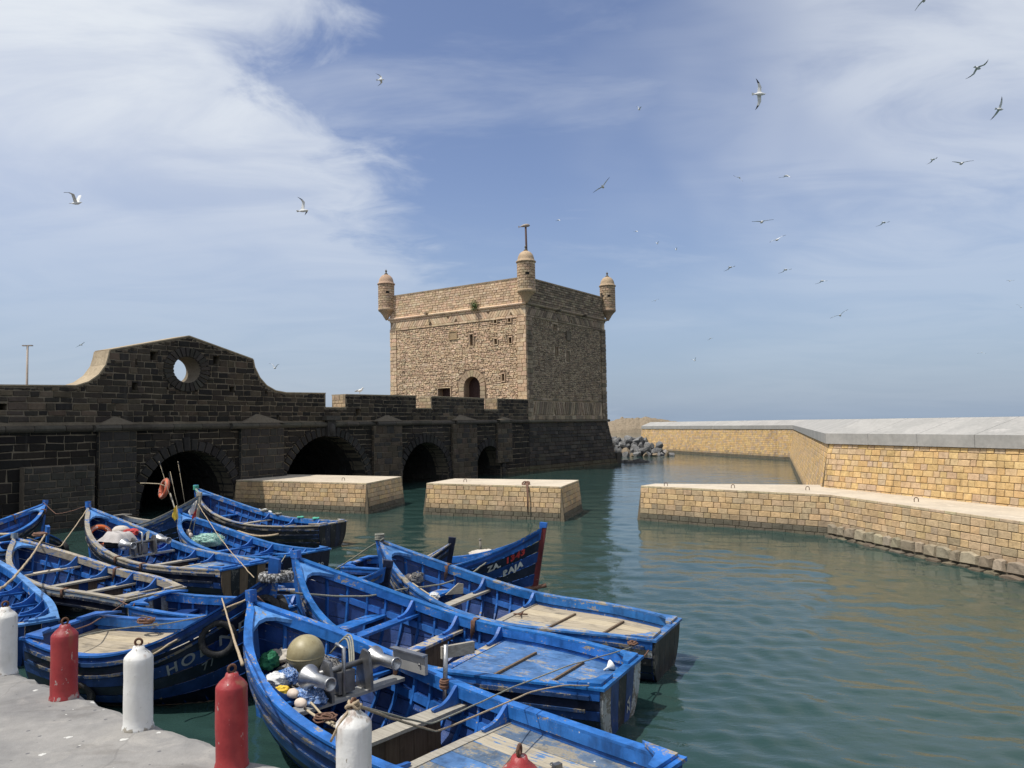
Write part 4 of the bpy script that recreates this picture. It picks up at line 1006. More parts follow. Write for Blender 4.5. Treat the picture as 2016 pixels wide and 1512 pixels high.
wood('deck_weathered', (.27, .225, .16), (.43, .365, .27), (.13, .115, .095)); wood('cap_grey', (.24, .21, .165), (.36, .32, .255), (.15, .135, .11), (.05, .13, .33), .6)
paint('rub_dark', (.010, .018, .045), .75, (.17, .15, .12), .55, .3)
BOATS = {}
def boat(key, label, pos, th, dims, strakes=('blue', 'navy', 'navy_blue', 'navy', 'navy_blue', 'navy'), inner='blue_deep_and_shade', cap='blue_bright', rub='rub_worn', thwarts=((.5, 'blue', None), (.66, 'blue', None)),
         deck=None, deckmat='deck_mixed', stemmat='blue', shelf=.80, transom=('navy_blue', 'navy'), inw='blue_bright', rail2=True, stem_up=.13, knees=True, detail=2, wl=0.0, battens=True, roll=0., stem_head='blue', quarter=True, capworn=None):
    random.seed(hash(key) % 999 if False else sum(map(ord, key))*7)
    h = Hull(*dims); root = thing('fishing_boat', label, 'boat', None, (pos[0], pos[1], wl), math.radians(th))
    root.rotation_euler[0] = roll
    BOATS[key] = (root, h)
    NS = 26; qs = np.linspace(0, 1, NS)
    tb = [1.0, .87, .745, .62, .495, .37, .12]
    for side in (-1, 1):
        for i in range(6):
            t1, t0 = tb[i], tb[i+1]; rings = []
            for q in qs:
                lap = .004+.010*(i % 2 == 0)
                o = [h.S(q, t0+.004, side, lap), h.S(q, t1-.004, side, lap), h.S(q, t1-.004, side, -.022), h.S(q, t0+.004, side, -.022)]
                rings.append(o)
            m = MB(); k = 4
            for a in range(NS-1):
                for j in range(4):
                    A, B_ = rings[a], rings[a+1]; m.add([A[j], A[(j+1) % 4], B_[(j+1) % 4], B_[j]], [(0, 1, 2, 3)], mi=0 if j in (0,) else 1)
            m.add(rings[0], [(0, 1, 2, 3)], mi=1)
            m.build('plank', [strakes[i], inner], root)
        m = MB(); strip(m, [[h.S(q, .0, side, 0), h.S(q, .13, side, 0), h.S(q, .13, side, -.02), h.S(q, .0, side, -.0)] for q in qs]); m.build('bottom_plank', 'navy', root)
        capm = capworn[0 if side < 0 else 1] if capworn else cap
        m = band(h, side, 0, .995, 30, .028, -.098, .030, 0.0, False); m.build('gunwale', capm, root)
        m = band(h, side, .0, .97, 26, -.062, -.098, -.002, -.125); m.build('inwale', inw, root)
        m = band(h, side, .02, .985, 26, .044, .004, -.075, -.125); m.build('rubbing_strake', rub, root)
        if rail2: m = band(h, side, .03, .96, 22, .036, .010, -.25, -.29); m.build('rubbing_strake', rub, root)
        m = band(h, side, (deck or .03)+.01, .9, 22, -.026, -.062, -.32, -.41); m.build('stringer', 'blue', root)
        n = int(h.L*.92/.27)
        for i in range(n):
            q = .05+.88*i/(n-1); m = MB(); rings = []
            zt_ = h.z(q)-.02; zb_ = .03
            for z in np.linspace(zb_, zt_, 6):
                x = h.x(q, h.tz(q, z)); y = h.yz(q, z, -.022); y2 = max(.003, y-.042); rings.append([(x-.019, side*y, z), (x+.019, side*y, z), (x+.019, side*y2, z), (x-.019, side*y2, z)])
            strip(m, rings); m.build('rib', 'blue' if detail else inner, root)
    # floor boards
    for j in range(5):
        m = MB(); rings = []
        for q in np.linspace(.02, .86, 12):
            hw = h.yz(q, .03, -.05); a = -hw+2*hw*j/5+.006; b = -hw+2*hw*(j+1)/5-.006; x = h.L*q; rings.append([(x, a, .0), (x, b, .0), (x, b, .028), (x, a, .028)])
        strip(m, rings); m.build('floor_board', 'blue_deep_and_shade' if j % 2 else 'brown_wood', root)
    # thwarts, bulkheads and knees
    def knee(q, side, z0, mat, w=.05, par=None):
        ztop = h.z(q)-.004; yo = h.b(q)-.086; x = h.L*q; hh = ztop-z0; yb = h.yz(q, z0+.02, -.03)
        pts = [(yb, z0), (yo-.40, z0), (yo-.42, z0+.035)]+[(yo-.38+.32*s_, z0+.045+(hh-.05)*(s_**2.6)) for s_ in np.linspace(0, 1, 7)]+[(yo-.02, ztop+.028), (yo+.02, ztop+.02), (yo+.03, z0+hh*.6)]
        m = MB(); m.prism([[(x-w/2, side*a, b) for a, b in pts]], (w, 0, 0)); m.build('knee', mat, par or root)
    def thwart(q, mat, bulk, w=.2, drop=.20, kn=True):
        z = h.z(q)-drop; x = h.L*q; m = MB(); rings = []
        for f in np.linspace(-1, 1, 9):
            y0 = f*h.yz((x-w/2)/h.L, z, -.03); y1 = f*h.yz((x+w/2)/h.L, z, -.03); e = random.uniform(-.006, .006)
            rings.append([(x-w/2+e, y0, z-.04), (x+w/2+e, y1, z-.04), (x+w/2+e, y1, z), (x-w/2+e, y0, z)])
        strip(m, rings); tw = m.build('thwart', mat, root)
        if bulk:
            hw = h.yz(q, z-.05, -.05); n = max(4, int(2*hw/.2))
            for j in range(n):
                a = -hw+2*hw*j/n+.003; b = -hw+2*hw*(j+1)/n-.003; lo = .03
                for zz in np.linspace(.03, z-.05, 12):
                    if h.yz(q, zz, -.04) < max(abs(a), abs(b)): lo = zz
                if z-.05-lo < .06: continue
                m = MB(); xx = x+w/2-.03; m.hexa([(xx-.012, a, lo), (xx+.012, a, lo), (xx+.012, b, lo), (xx-.012, b, lo), (xx-.012, a, z-.04), (xx+.012, a, z-.04), (xx+.012, b, z-.04), (xx-.012, b, z-.04)]); m.build('bulkhead_board', bulk if random.random() < .8 else 'blue_deep_and_shade', tw)
        if kn:
            for side in (-1, 1): knee(q, side, z, 'blue' if detail else mat, par=tw)
    for t in thwarts: thwart(*t[:3], kn=knees, **(t[3] if len(t) > 3 else {}))
    if shelf: thwart(shelf, 'blue_bright' if detail else inner, None, .30, .42, False)
    # stern deck
    if deck:
        n = 6; z0 = .19
        for j in range(n):
            m = MB(); rings = []
            for q in np.linspace(.015, deck, 9):
                z = h.z(q)-z0; hw = h.yz(q, z, -.075); a = -hw+2*hw*j/n+.004; b = -hw+2*hw*(j+1)/n-.004; x = h.L*q; rings.append([(x, a, z-.03), (x, b, z-.03), (x, b, z+random.uniform(-.002, .002)), (x, a, z)])
            strip(m, rings); m.build('deck_plank', deckmat if not isinstance(deckmat, (list, tuple)) else deckmat[j % len(deckmat)], root)
        for side in (-1, 1):
            m = MB(); strip(m, [[(h.L*q, side*(h.yz(q, h.z(q)-z0, -.03)), h.z(q)-z0-.02), (h.L*q, side*h.yz(q, h.z(q)-z0, -.03), h.z(q)-z0+.05), (h.L*q, side*(h.yz(q, h.z(q)-z0, -.075)), h.z(q)-z0+.05), (h.L*q, side*(h.yz(q, h.z(q)-z0, -.075)), h.z(q)-z0-.02)] for q in np.linspace(.02, deck, 9)]); m.build('deck_edge', 'blue', root)
        thwart(deck, 'grey_wood' if deckmat != 'blue_deck' else 'blue_worn', 'brown_wood', .13, z0-.01, knees)
        if battens:
            for f in (.35, .68):
                q = deck*f; z = h.z(q)-z0+.012; hw = h.yz(q, z, -.2)*random.uniform(.7, .95); m = MB(); m.bar((h.L*q-.04, -hw, z+.006), (h.L*q+.04, hw, z+.006), .035, .03); m.build('batten', 'brown_wood', root)
    else:
        thwart(.10, inner, None, .34, .24, False)
    # transom
    z = h.z(0); n = 5
    for j in range(n):
        m = MB(); rings = []
        for zz in np.linspace(h.zk+.12, z-.005, 9):
            hw = h.yz(0, zz, -.008); f0, f1 = -1+2*j/n, -1+2*(j+1)/n; x = h.x(0, h.tz(0, zz))-.035; g = .004
            rings.append([(x, hw*f0+g, zz), (x+.035, hw*f0+g, zz), (x+.035, hw*f1-g, zz), (x, hw*f1-g, zz)])
        strip(m, rings); m.build('transom_board', transom[j % len(transom)], root)
    m = MB(); m.box((.0, 0, z+.018), .13, 2*h.b(0)+.05, .038); m.build('transom_cap', cap, root)
    if quarter:
        for side in (-1, 1):
            y = h.b(0); pts = [(.0, y-.03), (.42, h.b(.42/h.L)-.05), (.34, h.b(.34/h.L)-.10), (.16, y-.17), (.09, y-.42), (.0, y-.45)]
            m = MB(); m.prism([[(a, side*b, z+.0405) for a, b in pts]], (0, 0, .035)); m.build('quarter_knee', cap, root)
    # stem and breasthook
    m = MB(); rings = []
    for t in list(np.linspace(.0, 1, 8)): p = h.S(1, t, 1); rings.append([(p[0]-.06, -.04, p[2]), (p[0]+.065, -.032, p[2]), (p[0]+.065, .032, p[2]), (p[0]-.06, .04, p[2])])
    strip(m, rings); stem_o = m.build('stem', stemmat, root)
    m = MB(); zt_ = h.z(1); x = h.L; m.hexa([(x-.085, -.055, zt_), (x+.07, -.04, zt_), (x+.07, .04, zt_), (x-.085, .055, zt_), (x-.075, -.05, zt_+stem_up), (x+.085, -.038, zt_+stem_up*.86), (x+.085, .038, zt_+stem_up*.86), (x-.075, .05, zt_+stem_up)]); m.build('stem_head', stem_head, stem_o)
    qa = .90; pts = [(h.L*q, h.b(q)-.06, h.z(q)-.01) for q in np.linspace(qa, .985, 6)]; lo = []
    inn = [(h.L*q, y*(h.b(qa)-.07), None) for q, y in ((qa+.012, .72), (qa+.030, .35), (qa+.036, .0), (qa+.030, -.35), (qa+.012, -.72))]
    poly = [(a, b) for a, b, _ in pts]+[(a, -b) for a, b, _ in reversed(pts)]+[(a, -b) for a, b, _ in inn]
    f = lambda x: h.z(min(1, x/h.L))-.012
    m = MB(); n = len(poly); tri = tessellate_polygon([[Vector((a, b, 0)) for a, b in poly]])
    m.add([(a, b, f(a)) for a, b in poly]+[(a, b, f(a)-.05) for a, b in poly], [tuple(t) for t in tri]+[tuple(n+i for i in t) for t in tri]+[(i, (i+1) % n, n+(i+1) % n, n+i) for i in range(n)]); m.build('breasthook', 'sky_blue' if detail else cap, root)
    return root, h
def bw(key, x, y, z):
    """boat coordinates to the world"""
    r, h = BOATS[key]; t = r.rotation_euler[2]; return np.array([r.location[0]+x*math.cos(t)-y*math.sin(t), r.location[1]+x*math.sin(t)+y*math.cos(t), z+r.location[2]])
def hullfn(h, side, q0, tz0, slope=0, flip=1, off=.024):
    """maps flat lettering on to the hull: u along towards the bow, v up; tz0 = distance under the sheer"""
    def f(u, v):
        q = q0+u/h.L; z = h.z(q)-tz0+v+slope*u; t = min(1, h.tz(q, z)); return h.S(q, t, side, off)
    return f

boat('B1', 'open blue boat beside the quay carrying a winch and a big buoy', (1.02, 6.88), 138.7, (6.38, 2.09, .80, .72, 1.55, .74), ('blue', 'navy_blue', 'blue', 'navy', 'navy_blue', 'navy'),
     thwarts=((.50, 'grey_wood', 'brown_wood', dict(w=.26)), (.70, 'blue', None)), deck=.37, deckmat=('deck_grey', 'deck_mixed', 'deck_grey', 'blue_deck'), shelf=.84, stem_up=.17, battens=False)
boat('B2', 'blue boat with a bright blue plank deck next to the winch boat', (1.37, 10.32), 152, (5.71, 2.30, .70, .76, 1.83, .64), ('blue', 'navy', 'navy_blue', 'navy', 'navy', 'navy'),
     thwarts=((.56, 'blue_worn', 'brown_wood'), (.70, 'blue', None)), deck=.42, deckmat='blue_deck', transom=('white_worn', 'navy_blue', 'black_paint', 'navy_blue', 'white_worn'), cap='blue_teal')
boat('B3', 'blue boat with a bare tan plank deck and scuffed dark stern', (2.40, 12.51), 152.5, (5.68, 2.19, .66, .74, 1.78, .65), ('blue', 'white_worn', 'black_paint', 'navy', 'navy', 'navy'),
     thwarts=((.68, 'grey_wood', None),), deck=.50, deckmat=('deck_weathered', 'tan_wood', 'deck_weathered', 'deck_mixed'), transom=('black_paint',), rub='rub_worn', stem_head='black_paint', cap='blue_faded', inw='blue_teal')
boat('B4', 'dark striped boat with RAJA painted on its bow', (-3.89, 18.91), -18.7, (4.80, 1.80, .70, .73, 1.68, .74), ('blue', 'navy', 'blue_deep_and_shade', 'navy', 'blue_deep_and_shade', 'navy'), rub='navy_blue', rail2=False, stemmat='red_trim', stem_up=.12, thwarts=((.45, 'blue', None),), detail=1, shelf=None)
boat('B5', 'small navy boat wedged between the RAJA boat and the tan-decked boat', (-5.25, 16.72), 1, (3.9, 1.15, .62, .60, 1.46, .7), ('navy', 'navy_blue', 'navy', 'navy', 'navy', 'navy'), stemmat='navy', thwarts=((.5, 'blue', None),), detail=1, shelf=None, stem_head='navy', cap='blue_worn')
boat('B7', 'broad striped boat with HOLND lettering and a tyre round its stem', (-7.22, 12.42), -11.9, (3.70, 2.12, .90, .79, 1.83, .70), ('blue_deep_and_shade', 'navy', 'navy_blue', 'navy', 'navy_blue', 'navy'),
     thwarts=(), deck=.62, deckmat=('deck_weathered', 'tan_wood', 'deck_weathered'), shelf=None, rub='rub_worn', stem_up=.24, transom=('navy_blue',), battens=False, cap='blue')
boat('B8', 'narrow blue boat behind the HOLND boat with a dark white-striped bow', (-6.92, 14.72), -10.8, (4.75, 1.55, .80, .70, 1.50, .74), ('blue', 'navy', 'white_worn', 'navy', 'navy', 'navy'), thwarts=((.30, 'blue', None), (.55, 'blue', None)), transom=('white_worn', 'navy'), rub='rub_worn', stemmat='navy', stem_head='navy', shelf=None)
boat('B9', 'weathered open boat with bare grey gunwales and no deck', (-7.42, 16.05), 150, (5.40, 1.92, .62, .72, 1.45, .70), ('grey_blue', 'navy', 'black_paint', 'navy', 'navy', 'navy'), cap='cap_grey', capworn=('blue_worn', 'cap_grey'), inw='cap_grey',
     thwarts=((.20, 'grey_wood', None), (.38, 'grey_wood', 'brown_wood'), (.56, 'grey_wood', 'brown_wood'), (.74, 'cap_worn', None)), shelf=None, rub='rub_dark', transom=('black_paint', 'grey_blue'), stem_head='grey_blue')
boat('B10', 'blue boat with an orange life ring and a cloth-covered winch', (-6.39, 18.30), 146.3, (7.0, 2.0, .76, .73, 1.83, .62), ('blue_worn', 'navy', 'navy_blue', 'navy', 'navy', 'navy'), cap='blue_bright', capworn=('blue_faded', 'cap_grey'),
     thwarts=((.46, 'grey_wood', 'brown_wood'), (.62, 'blue', None)), deck=.34, deckmat=('blue_deck', 'grey_blue'), rub='rub_dark', transom=('brown_wood', 'black_paint'), stem_up=.18)
boat('B11', 'blue boat with white ZOH lettering across its stern', (-5.34, 19.92), 141.8, (6.3, 1.82, .78, .66, 1.46, .80), cap='blue_teal', thwarts=((.26, 'blue', None), (.42, 'blue', None), (.58, 'blue', None)), shelf=.82, transom=('navy',), deck=.16, deckmat='blue_deck', battens=False)
boat('B12', 'black-hulled boat by the brick pier with worn white gunwales', (-6.09, 26.0), 151.8, (6.7, 2.1, .77, .70, 1.80, .64), ('black_paint', 'black_paint', 'navy', 'black_paint', 'navy', 'navy'), cap='cap_grey', capworn=('blue_faded', 'cap_grey'), thwarts=((.20, 'grey_wood', None), (.40, 'grey_wood', None), (.58, 'grey_wood', None)), rub='rub_dark', transom=('black_paint', 'navy'), stem_head='sky_blue')
boat('B13', 'faded grey boat carrying tall marker poles and a life ring', (-14.87, 28.52), -22.3, (4.27, 1.55, .82, .65, 1.70, .72), ('grey_blue', 'navy_blue', 'navy_blue', 'navy', 'navy', 'navy'), cap='grey_wood', thwarts=((.5, 'grey_wood', None),), detail=1, stemmat='grey_wood', stem_head='grey_wood', inw='grey_blue', shelf=None)
boat('B14', 'blue boat under the rampart with rope lashed at its bow', (-17.55, 21.5), 78.7, (5.75, 1.92, .82, .66, 1.50, .72), ('blue_deep_and_shade', 'black_paint', 'navy', 'navy', 'navy', 'navy'), thwarts=((.4, 'blue', None), (.7, 'tan_wood', None)), rub='rub_dark')
boat('B15', 'bright blue boat with tan stern boards behind the bollards', (-8.55, 13.35), 134, (6.1, 1.9, .68, .70, 1.52, .66), thwarts=((.30, 'blue', None), (.44, 'blue', None), (.60, 'blue', None)), deck=.17, deckmat='deck_weathered', battens=False, cap='sky_blue')
boat('B16', 'small dark boat with its bow to the weathered open boat', (-15.2, 23.6), -44, (3.3, 1.35, .65, .62, 1.18, .72), ('navy', 'navy_blue', 'navy', 'navy', 'navy', 'navy'), thwarts=((.5, 'blue', None),), detail=1, shelf=None, stem_up=.26)
def boat_letters():
    r, h = BOATS['B7']
    lettering(r, 'HOL', hullfn(h, -1, .69, .53, .02), .21, 'letter_grey', bold=.004, spacing=1.35); lettering(r, 'ND', hullfn(h, -1, .855, .54, .02), .21, 'letter_grey', bold=.004, spacing=1.35); lettering(r, '7/ -2', hullfn(h, -1, .80, .74, .02), .15, 'letter_grey', bold=.003, spacing=1.3)
    r, h = BOATS['B4']
    lettering(r, 'ZA.', hullfn(h, -1, .775, .37, 0), .17, 'letter_white', bold=.008, spacing=1.1); lettering(r, '1343', hullfn(h, -1, .852, .365, 0), .175, 'letter_red', bold=.009, spacing=1.15)
    lettering(r, 'RAJA', hullfn(h, -1, .84, .62, 0), .175, 'letter_white', bold=.010, spacing=1.12)
    r, h = BOATS['B11']; f = lambda u, v: np.array([h.x(0, h.tz(0, .36+v))-.042, .58-u, .36+v])
    lettering(r, 'ZOH    1289', f, .19, 'letter_white', bold=.003, spacing=1.1)
    r, h = BOATS['B16']; lettering(r, 'HOU', hullfn(h, 1, .93, .36, 0), .001, 'letter_grey') if False else None
    def g(u, v): q = .90-u/h.L; z = h.z(q)-.34+v; return h.S(q, min(1, h.tz(q, z)), 1, .018)
    lettering(r, 'HOU', g, .17, 'letter_white', spacing=1.2)
    r, h = BOATS['B2']; f2 = lambda u, v: np.array([h.x(0, h.tz(0, .12+u))-.042, -.30+v, .12+u]); lettering(r, 'ZA', f2, .15, 'letter_white', bold=.006)
boat_letters()

# ================================================================ bollards
def _boll(name, c1, c2, chip):
    m, k, b = material(name); v = coords(k); r = None
    n = k.noise(v, 5, 6, .65); n2 = k.noise(k.vscale(v, (18, 18, 9)), 1.0, 5, .65, w=r); n3 = k.noise(v, 60, 3, .6, w=r); n4 = k.noise(k.vscale(v, (9, 9, 1.5)), 1.0, 5, .6, w=r)
    sp = k.new('ShaderNodeSeparateXYZ'); k.l.new(coords0(k), sp.inputs[0])
    c = k.mix(k.ramp(n, .35, .68), c1, c2); c = k.mix(k.ramp(n4, .56, .76, 0, .5), c, k.mix(1.0, c, (.52, .47, .40), 'MULTIPLY'))
    low = k.math('ADD', n2, k.ramp(sp.outputs[2], .05, .0, 0, .13)); high = k.ramp(sp.outputs[2], .40, .56, 0, .07)
    rs = k.noise(k.vscale(v, (14, 14, .9)), 1.0, 4, .6); c = k.mix(k.math('MULTIPLY', k.ramp(rs, .52, .68, 0, .75), k.ramp(sp.outputs[2], .30, .55)), c, (.20, .10, .05))
    c = k.mix(k.ramp(n, .56, .72, 0, .45), c, k.mix(1.0, c, (.55, .53, .50), 'MULTIPLY'))
    c = k.mix(k.ramp(k.math('ADD', low, high), .645, .668), c, chip); c = k.mix(k.ramp(n3, .70, .75, 0, .7), c, tuple(x*.5 for x in chip))
    k.l.new(c, b.inputs['Base Color']); b.inputs['Roughness'].default_value = .5; bump(k, b, k.math('ADD', n2, k.math('MULTIPLY', n3, .5)), .5, .006)
_boll('bollard_red', (.235, .014, .018), (.33, .030, .030), (.36, .26, .235)); _boll('bollard_white', (.60, .585, .545), (.70, .69, .66), (.30, .27, .22)); simple('rust', (.075, .038, .025), (.15, .068, .036), .85, 30, 90, .7)
def bollard(p, mat, label, ringa):
    r = thing('bollard', label, 'bollard', 'bollards along the quay edge', tuple(p)); R = .092
    m = MB(); m.lathe((0, 0, 0), [(R+.012, -.02), (R+.006, .012), (R, .03), (R, .08), (R, .14), (R, .20), (R, .26), (R, .32), (R, .38), (R, .43), (R, .462), (R-.004, .472), (R-.022, .495), (R-.052, .522), (.034, .542), (.0, .546)], 40, wob=.004); pv = []
    for (x, y, z) in m.v: q = 1+.035*MNq.noise(Vector((x*9+p[0]*7, y*9, z*6)))+.015*MNq.noise(Vector((x*30+p[0], y*30, z*22))); pv.append((x*q, y*q, z))
    m.v = pv; m.build('post', mat, r)
    m = MB(); a = (math.cos(ringa), math.sin(ringa), 0); m.ring((0, 0, .566), a, (0, 0, 1), .0225, .0080, 20, 8); m.build('ring', 'rust', r)
    return r
bp0, bp3 = P(8, 1325, ZQ), P(456, 1507, ZQ)
for i in range(6):
    p = bp0+(bp3-bp0)*i/3
    bollard(p, 'bollard_red' if i % 2 else 'bollard_white',
            ['white bollard standing behind the red one with pale scuffs on its shoulder', 'red bollard beside the stern of the HOLND boat', 'white bollard with a bare rusty ring between two red ones',
             'red bollard standing against the bow of the winch boat', 'white bollard with rope tied to its ring', 'red bollard with a glossy top in front of the plank deck of the winch boat'][i], (.6, .9, .2, .7, 1.2, 1.25)[i])

# ================================================================ gear
from mathutils import noise as MN
def lump(name, label, cat, c, s, mat, seed=0, rough=.22, freq=2.2, rz=0, fold=.0, n=40, mm=26):
    rough *= .62; m = MB(); sx, sy, sz = s; soft_ = cat in ('cloth', 'bag', 'bundle', 'tarpaulin', 'sack'); rr = random.Random(seed*13+5)
    def surf(ph, t, ex=0.):
        d = Vector((math.sin(ph)*math.cos(t), math.sin(ph)*math.sin(t), math.cos(ph)))
        if soft_:        # cloth: broad swells with sharp creases
            a = Vector((d.x*1.1+d.z*.7+seed, d.y*2.6-d.x*.8, d.z*1.6+seed*.7)); rid = 1-min(1, abs(MN.noise(a*1.25))*3.2); rid2 = 1-min(1, abs(MN.noise(a*2.9+Vector((4, 1, seed))))*3)
            k = .86+.30*MN.noise(d*1.5+Vector((seed*2.3, 0, 1)))+.17*rid+.07*rid2
        else: k = 1+rough*MN.noise(d*freq+Vector((seed*3.1, seed, 0)))*1.6+rough*.6*MN.noise(d*freq*2.7+Vector((seed, 5, 0)))+rough*.35*abs(MN.noise(d*freq*4.6+Vector((seed, 1, 7))))
        k += ex; x, y, z = d.x*sx*k, d.y*sy*k, d.z*sz*k
        return (c[0]+x*math.cos(rz)-y*math.sin(rz), c[1]+x*math.sin(rz)+y*math.cos(rz), c[2]+max(z, -sz*.55))
    if soft_: n, mm = 56, 36
    vs = [surf(math.pi*i/mm, 2*math.pi*j/n) for i in range(mm+1) for j in range(n)]
    m.add(vs, [(i*n+j, (i+1)*n+j, (i+1)*n+(j+1) % n, i*n+(j+1) % n) for i in range(mm) for j in range(n)], smooth=True)
    if cat == 'net':     # loose twine over the heap
        for _ in range(16):
            t0, p0 = rr.uniform(0, 6.28), rr.uniform(.3, 1.3); pts = []
            for q in range(14): t0 += rr.gauss(.16, .12); p0 = min(1.6, max(.08, p0+rr.gauss(0, .12))); pts.append(surf(p0, t0, .05+.05*rr.random()))
            m.tube(pts, .006, 5)
    o = m.build(name, mat); return tag(o, label, cat)
def rope(pts, r, mat, label, sag=0., name='rope', cat='rope', n=7, wob=.006):
    q = [P(*p) if len(p) == 3 and not isinstance(p, np.ndarray) else np.array(p) for p in pts]; out = []
    for a, b in zip(q[:-1], q[1:]):
        L = np.linalg.norm(b-a); k = max(4, int(L/.12))
        for i in range(k):
            t = i/k; p = a*(1-t)+b*t; p = p+np.array([0, 0, -sag*4*t*(1-t)*L*.1]); p = p+np.array([random.gauss(0, wob) for _ in range(3)])*(0 < i); out.append(p)
    out.append(q[-1]); 
    if len(out) > 6:
        o = np.array(out); sm = o.copy(); sm[1:-1] = (o[:-2]+2*o[1:-1]+o[2:])/4; out = list(sm)
    m = MB(); m.tube(out, r, n); return tag(m.build(name, mat), label, cat)
def coil(c, label, mat='rope_brown', R=.09, r=.012, turns=4, seed=0):
    random.seed(seed+40); m = MB(); pts = []
    for i in range(turns*12):
        t = i/12*2*math.pi; k = R*(1+.25*math.sin(t*.37+seed)+random.uniform(-.12, .12)); pts.append((c[0]+k*math.cos(t), c[1]+k*math.sin(t)*.8, c[2]+.012+.012*(i/12)+random.uniform(-.01, .018)))
    m.tube(pts, r, 6); return tag(m.build('rope_coil', mat), label, 'rope')
def tyre(c, ax, R, r, mat, label):
    ax = np.array(ax, float); ax /= np.linalg.norm(ax); a = np.cross(ax, (0, 0, 1.)); a = a/np.linalg.norm(a) if np.linalg.norm(a) > .01 else np.array([1., 0, 0]); b = np.cross(ax, a)
    m = MB(); n, k = 36, 12; vs = []
    for i in range(n):
        t = 2*math.pi*i/n; d = a*math.cos(t)+b*math.sin(t)
        for j in range(k):
            f = 2*math.pi*j/k; rr = R+r*math.copysign(abs(math.cos(f))**.6, math.cos(f)); ww = r*1.15*math.copysign(abs(math.sin(f))**.6, math.sin(f)); g = 1-.03*(i % 2)*(math.cos(f) > .4); vs.append(np.array(c)+d*rr*g+ax*ww)
    m.add(vs, [(i*k+j, ((i+1) % n)*k+j, ((i+1) % n)*k+(j+1) % k, i*k+(j+1) % k) for i in range(n) for j in range(k)], smooth=True)
    return tag(m.build('tyre', mat), label, 'tyre')
def life_ring(c, ax, R, r, mat, label):
    o = thing('life_ring', label, 'life ring', loc=tuple(c)); ax = np.array(ax, float); ax /= np.linalg.norm(ax); a = np.cross(ax, (0, 0, 1.)); a /= np.linalg.norm(a); b = np.cross(ax, a)
    m = MB(); m.ring((0, 0, 0), a, b, R, r, 36, 12); m.build('ring', mat, o)
    for t0 in (.5, 2.1, 3.7, 5.3):
        m = MB(); n = 7
        for t in np.linspace(t0-.38, t0+.38, n):
            d = a*math.cos(t)+b*math.sin(t); e = -a*math.sin(t)+b*math.cos(t); w = random.uniform(.35, .62)*r
            m.add([d*(R-w)+ax*(r*1.0)-e*.010, d*(R-w)+ax*(r*1.0)+e*.006, d*(R+w)+ax*(r*.98)+e*.010, d*(R+w)+ax*(r*.98)-e*.006], [(0, 1, 2, 3)]); m.add([d*(R-w)-ax*r-e*.01, d*(R-w)-ax*r+e*.006, d*(R+w)-ax*r*.98+e*.01, d*(R+w)-ax*r*.98-e*.006], [(0, 1, 2, 3)])
        m.build('white_lettering', 'letter_white', o)
    m = MB(); m.ring((0, 0, 0), a, b, R+r+.012, .006, 36, 6); m.build('grab_line', 'rope_grey', o)
    return o
def hauler(key, x, label, sy=1.0, dr=.145):
    r0, h = BOATS[key]; zt = h.z(x/h.L); o = thing('net_hauler', label, 'winch', None, tuple(bw(key, x, 0, 0)), r0.rotation_euler[2])
    m = MB(); z0 = zt-.22; m.box((0, 0, z0+.02), .22, 2*h.yz(x/h.L, z0, -.1), .04); m.build('base_beam', 'plate_grey', o)
    for y in (-.30, .28):
        s = 1 if y > 0 else -1
        m = MB(); pts = [(-.16, z0+.04), (.16, z0+.04), (.13, z0+.30), (.02, z0+.52), (-.10, z0+.50), (-.15, z0+.25)]; m.prism([[(a, y-.02, b) for a, b in pts]], (0, .04, 0)); m.build('side_plate', 'steel_dark', o)
        ax = (np.array([0, 1., 0]), np.array([0, 0, 1.]), np.array([-1., 0, 0])); c = np.array([.06, y+s*.20, z0+.36])
        m = MB(); m.lathe(c, [(.05, -.02), (dr, 0), (dr*.97, .02), (dr*.66, .10), (dr*.50, .16), (dr*.50, .42), (dr*.56, .435), (dr*.56, .45), (dr*.42, .45), (dr*.42, .30)], 30, ax=ax); m.build('drum', 'steel', o)
    m = MB(); m.tube([(.04, -.52, z0+.36), (.04, .50, z0+.36)], .035, 12); m.build('axle', 'steel_dark', o)
    m = MB(); m.tube([(-.05, .05, z0+.04), (-.05, .05, z0+.62), (.1, .05, z0+.64)], .024, 10); m.build('lever', 'steel', o)
    m = MB(); m.box((.05, 0, z0+.20), .20, .24, .26); m.build('gearbox', 'steel_dark', o)
    m = MB()
    for i in range(3):
        pts = []
        for t in np.linspace(0, 1, 18): pts.append((.05+1.0*t, -.18+.03*i-.42*math.sin(t*1.7), z0+.38+.26*math.sin(t*math.pi*.95)-.16*t-.02*i))
        m.tube(pts, .012, 7)
    m.build('hose', 'rope_grey', o)
    return o
def flag(base, top, cl, mat, label, w=.28, h=.22, pole='tan_wood', r=.009):
    base = np.array(base); top = np.array(top); o = thing('marker_flag', label, 'flag', loc=tuple(base)); d = top-base
    m = MB(); m.tube([(0, 0, 0), d*.5+np.array([random.uniform(-.02, .02), 0, 0]), d], [r*1.2, r, r*.8], 7); m.build('pole', pole, o)
    m = MB(); nx, nz = 7, 5; vs = []; u = d/np.linalg.norm(d)
    for i in range(nx):
        for j in range(nz):
            a = i/(nx-1); b = j/(nz-1); p = d-u*h*b+np.array([cl*w*a*(1-.75*abs(b-.5)*a*1.6), .05*math.sin(a*5+b*2), -.5*w*a*a]); vs.append(p)
    n = len(vs); f = [(i*nz+j, (i+1)*nz+j, (i+1)*nz+j+1, i*nz+j+1) for i in range(nx-1) for j in range(nz-1)]
    m.add(vs, f, smooth=True); m.build('cloth', mat, o, recalc=False)
    return o

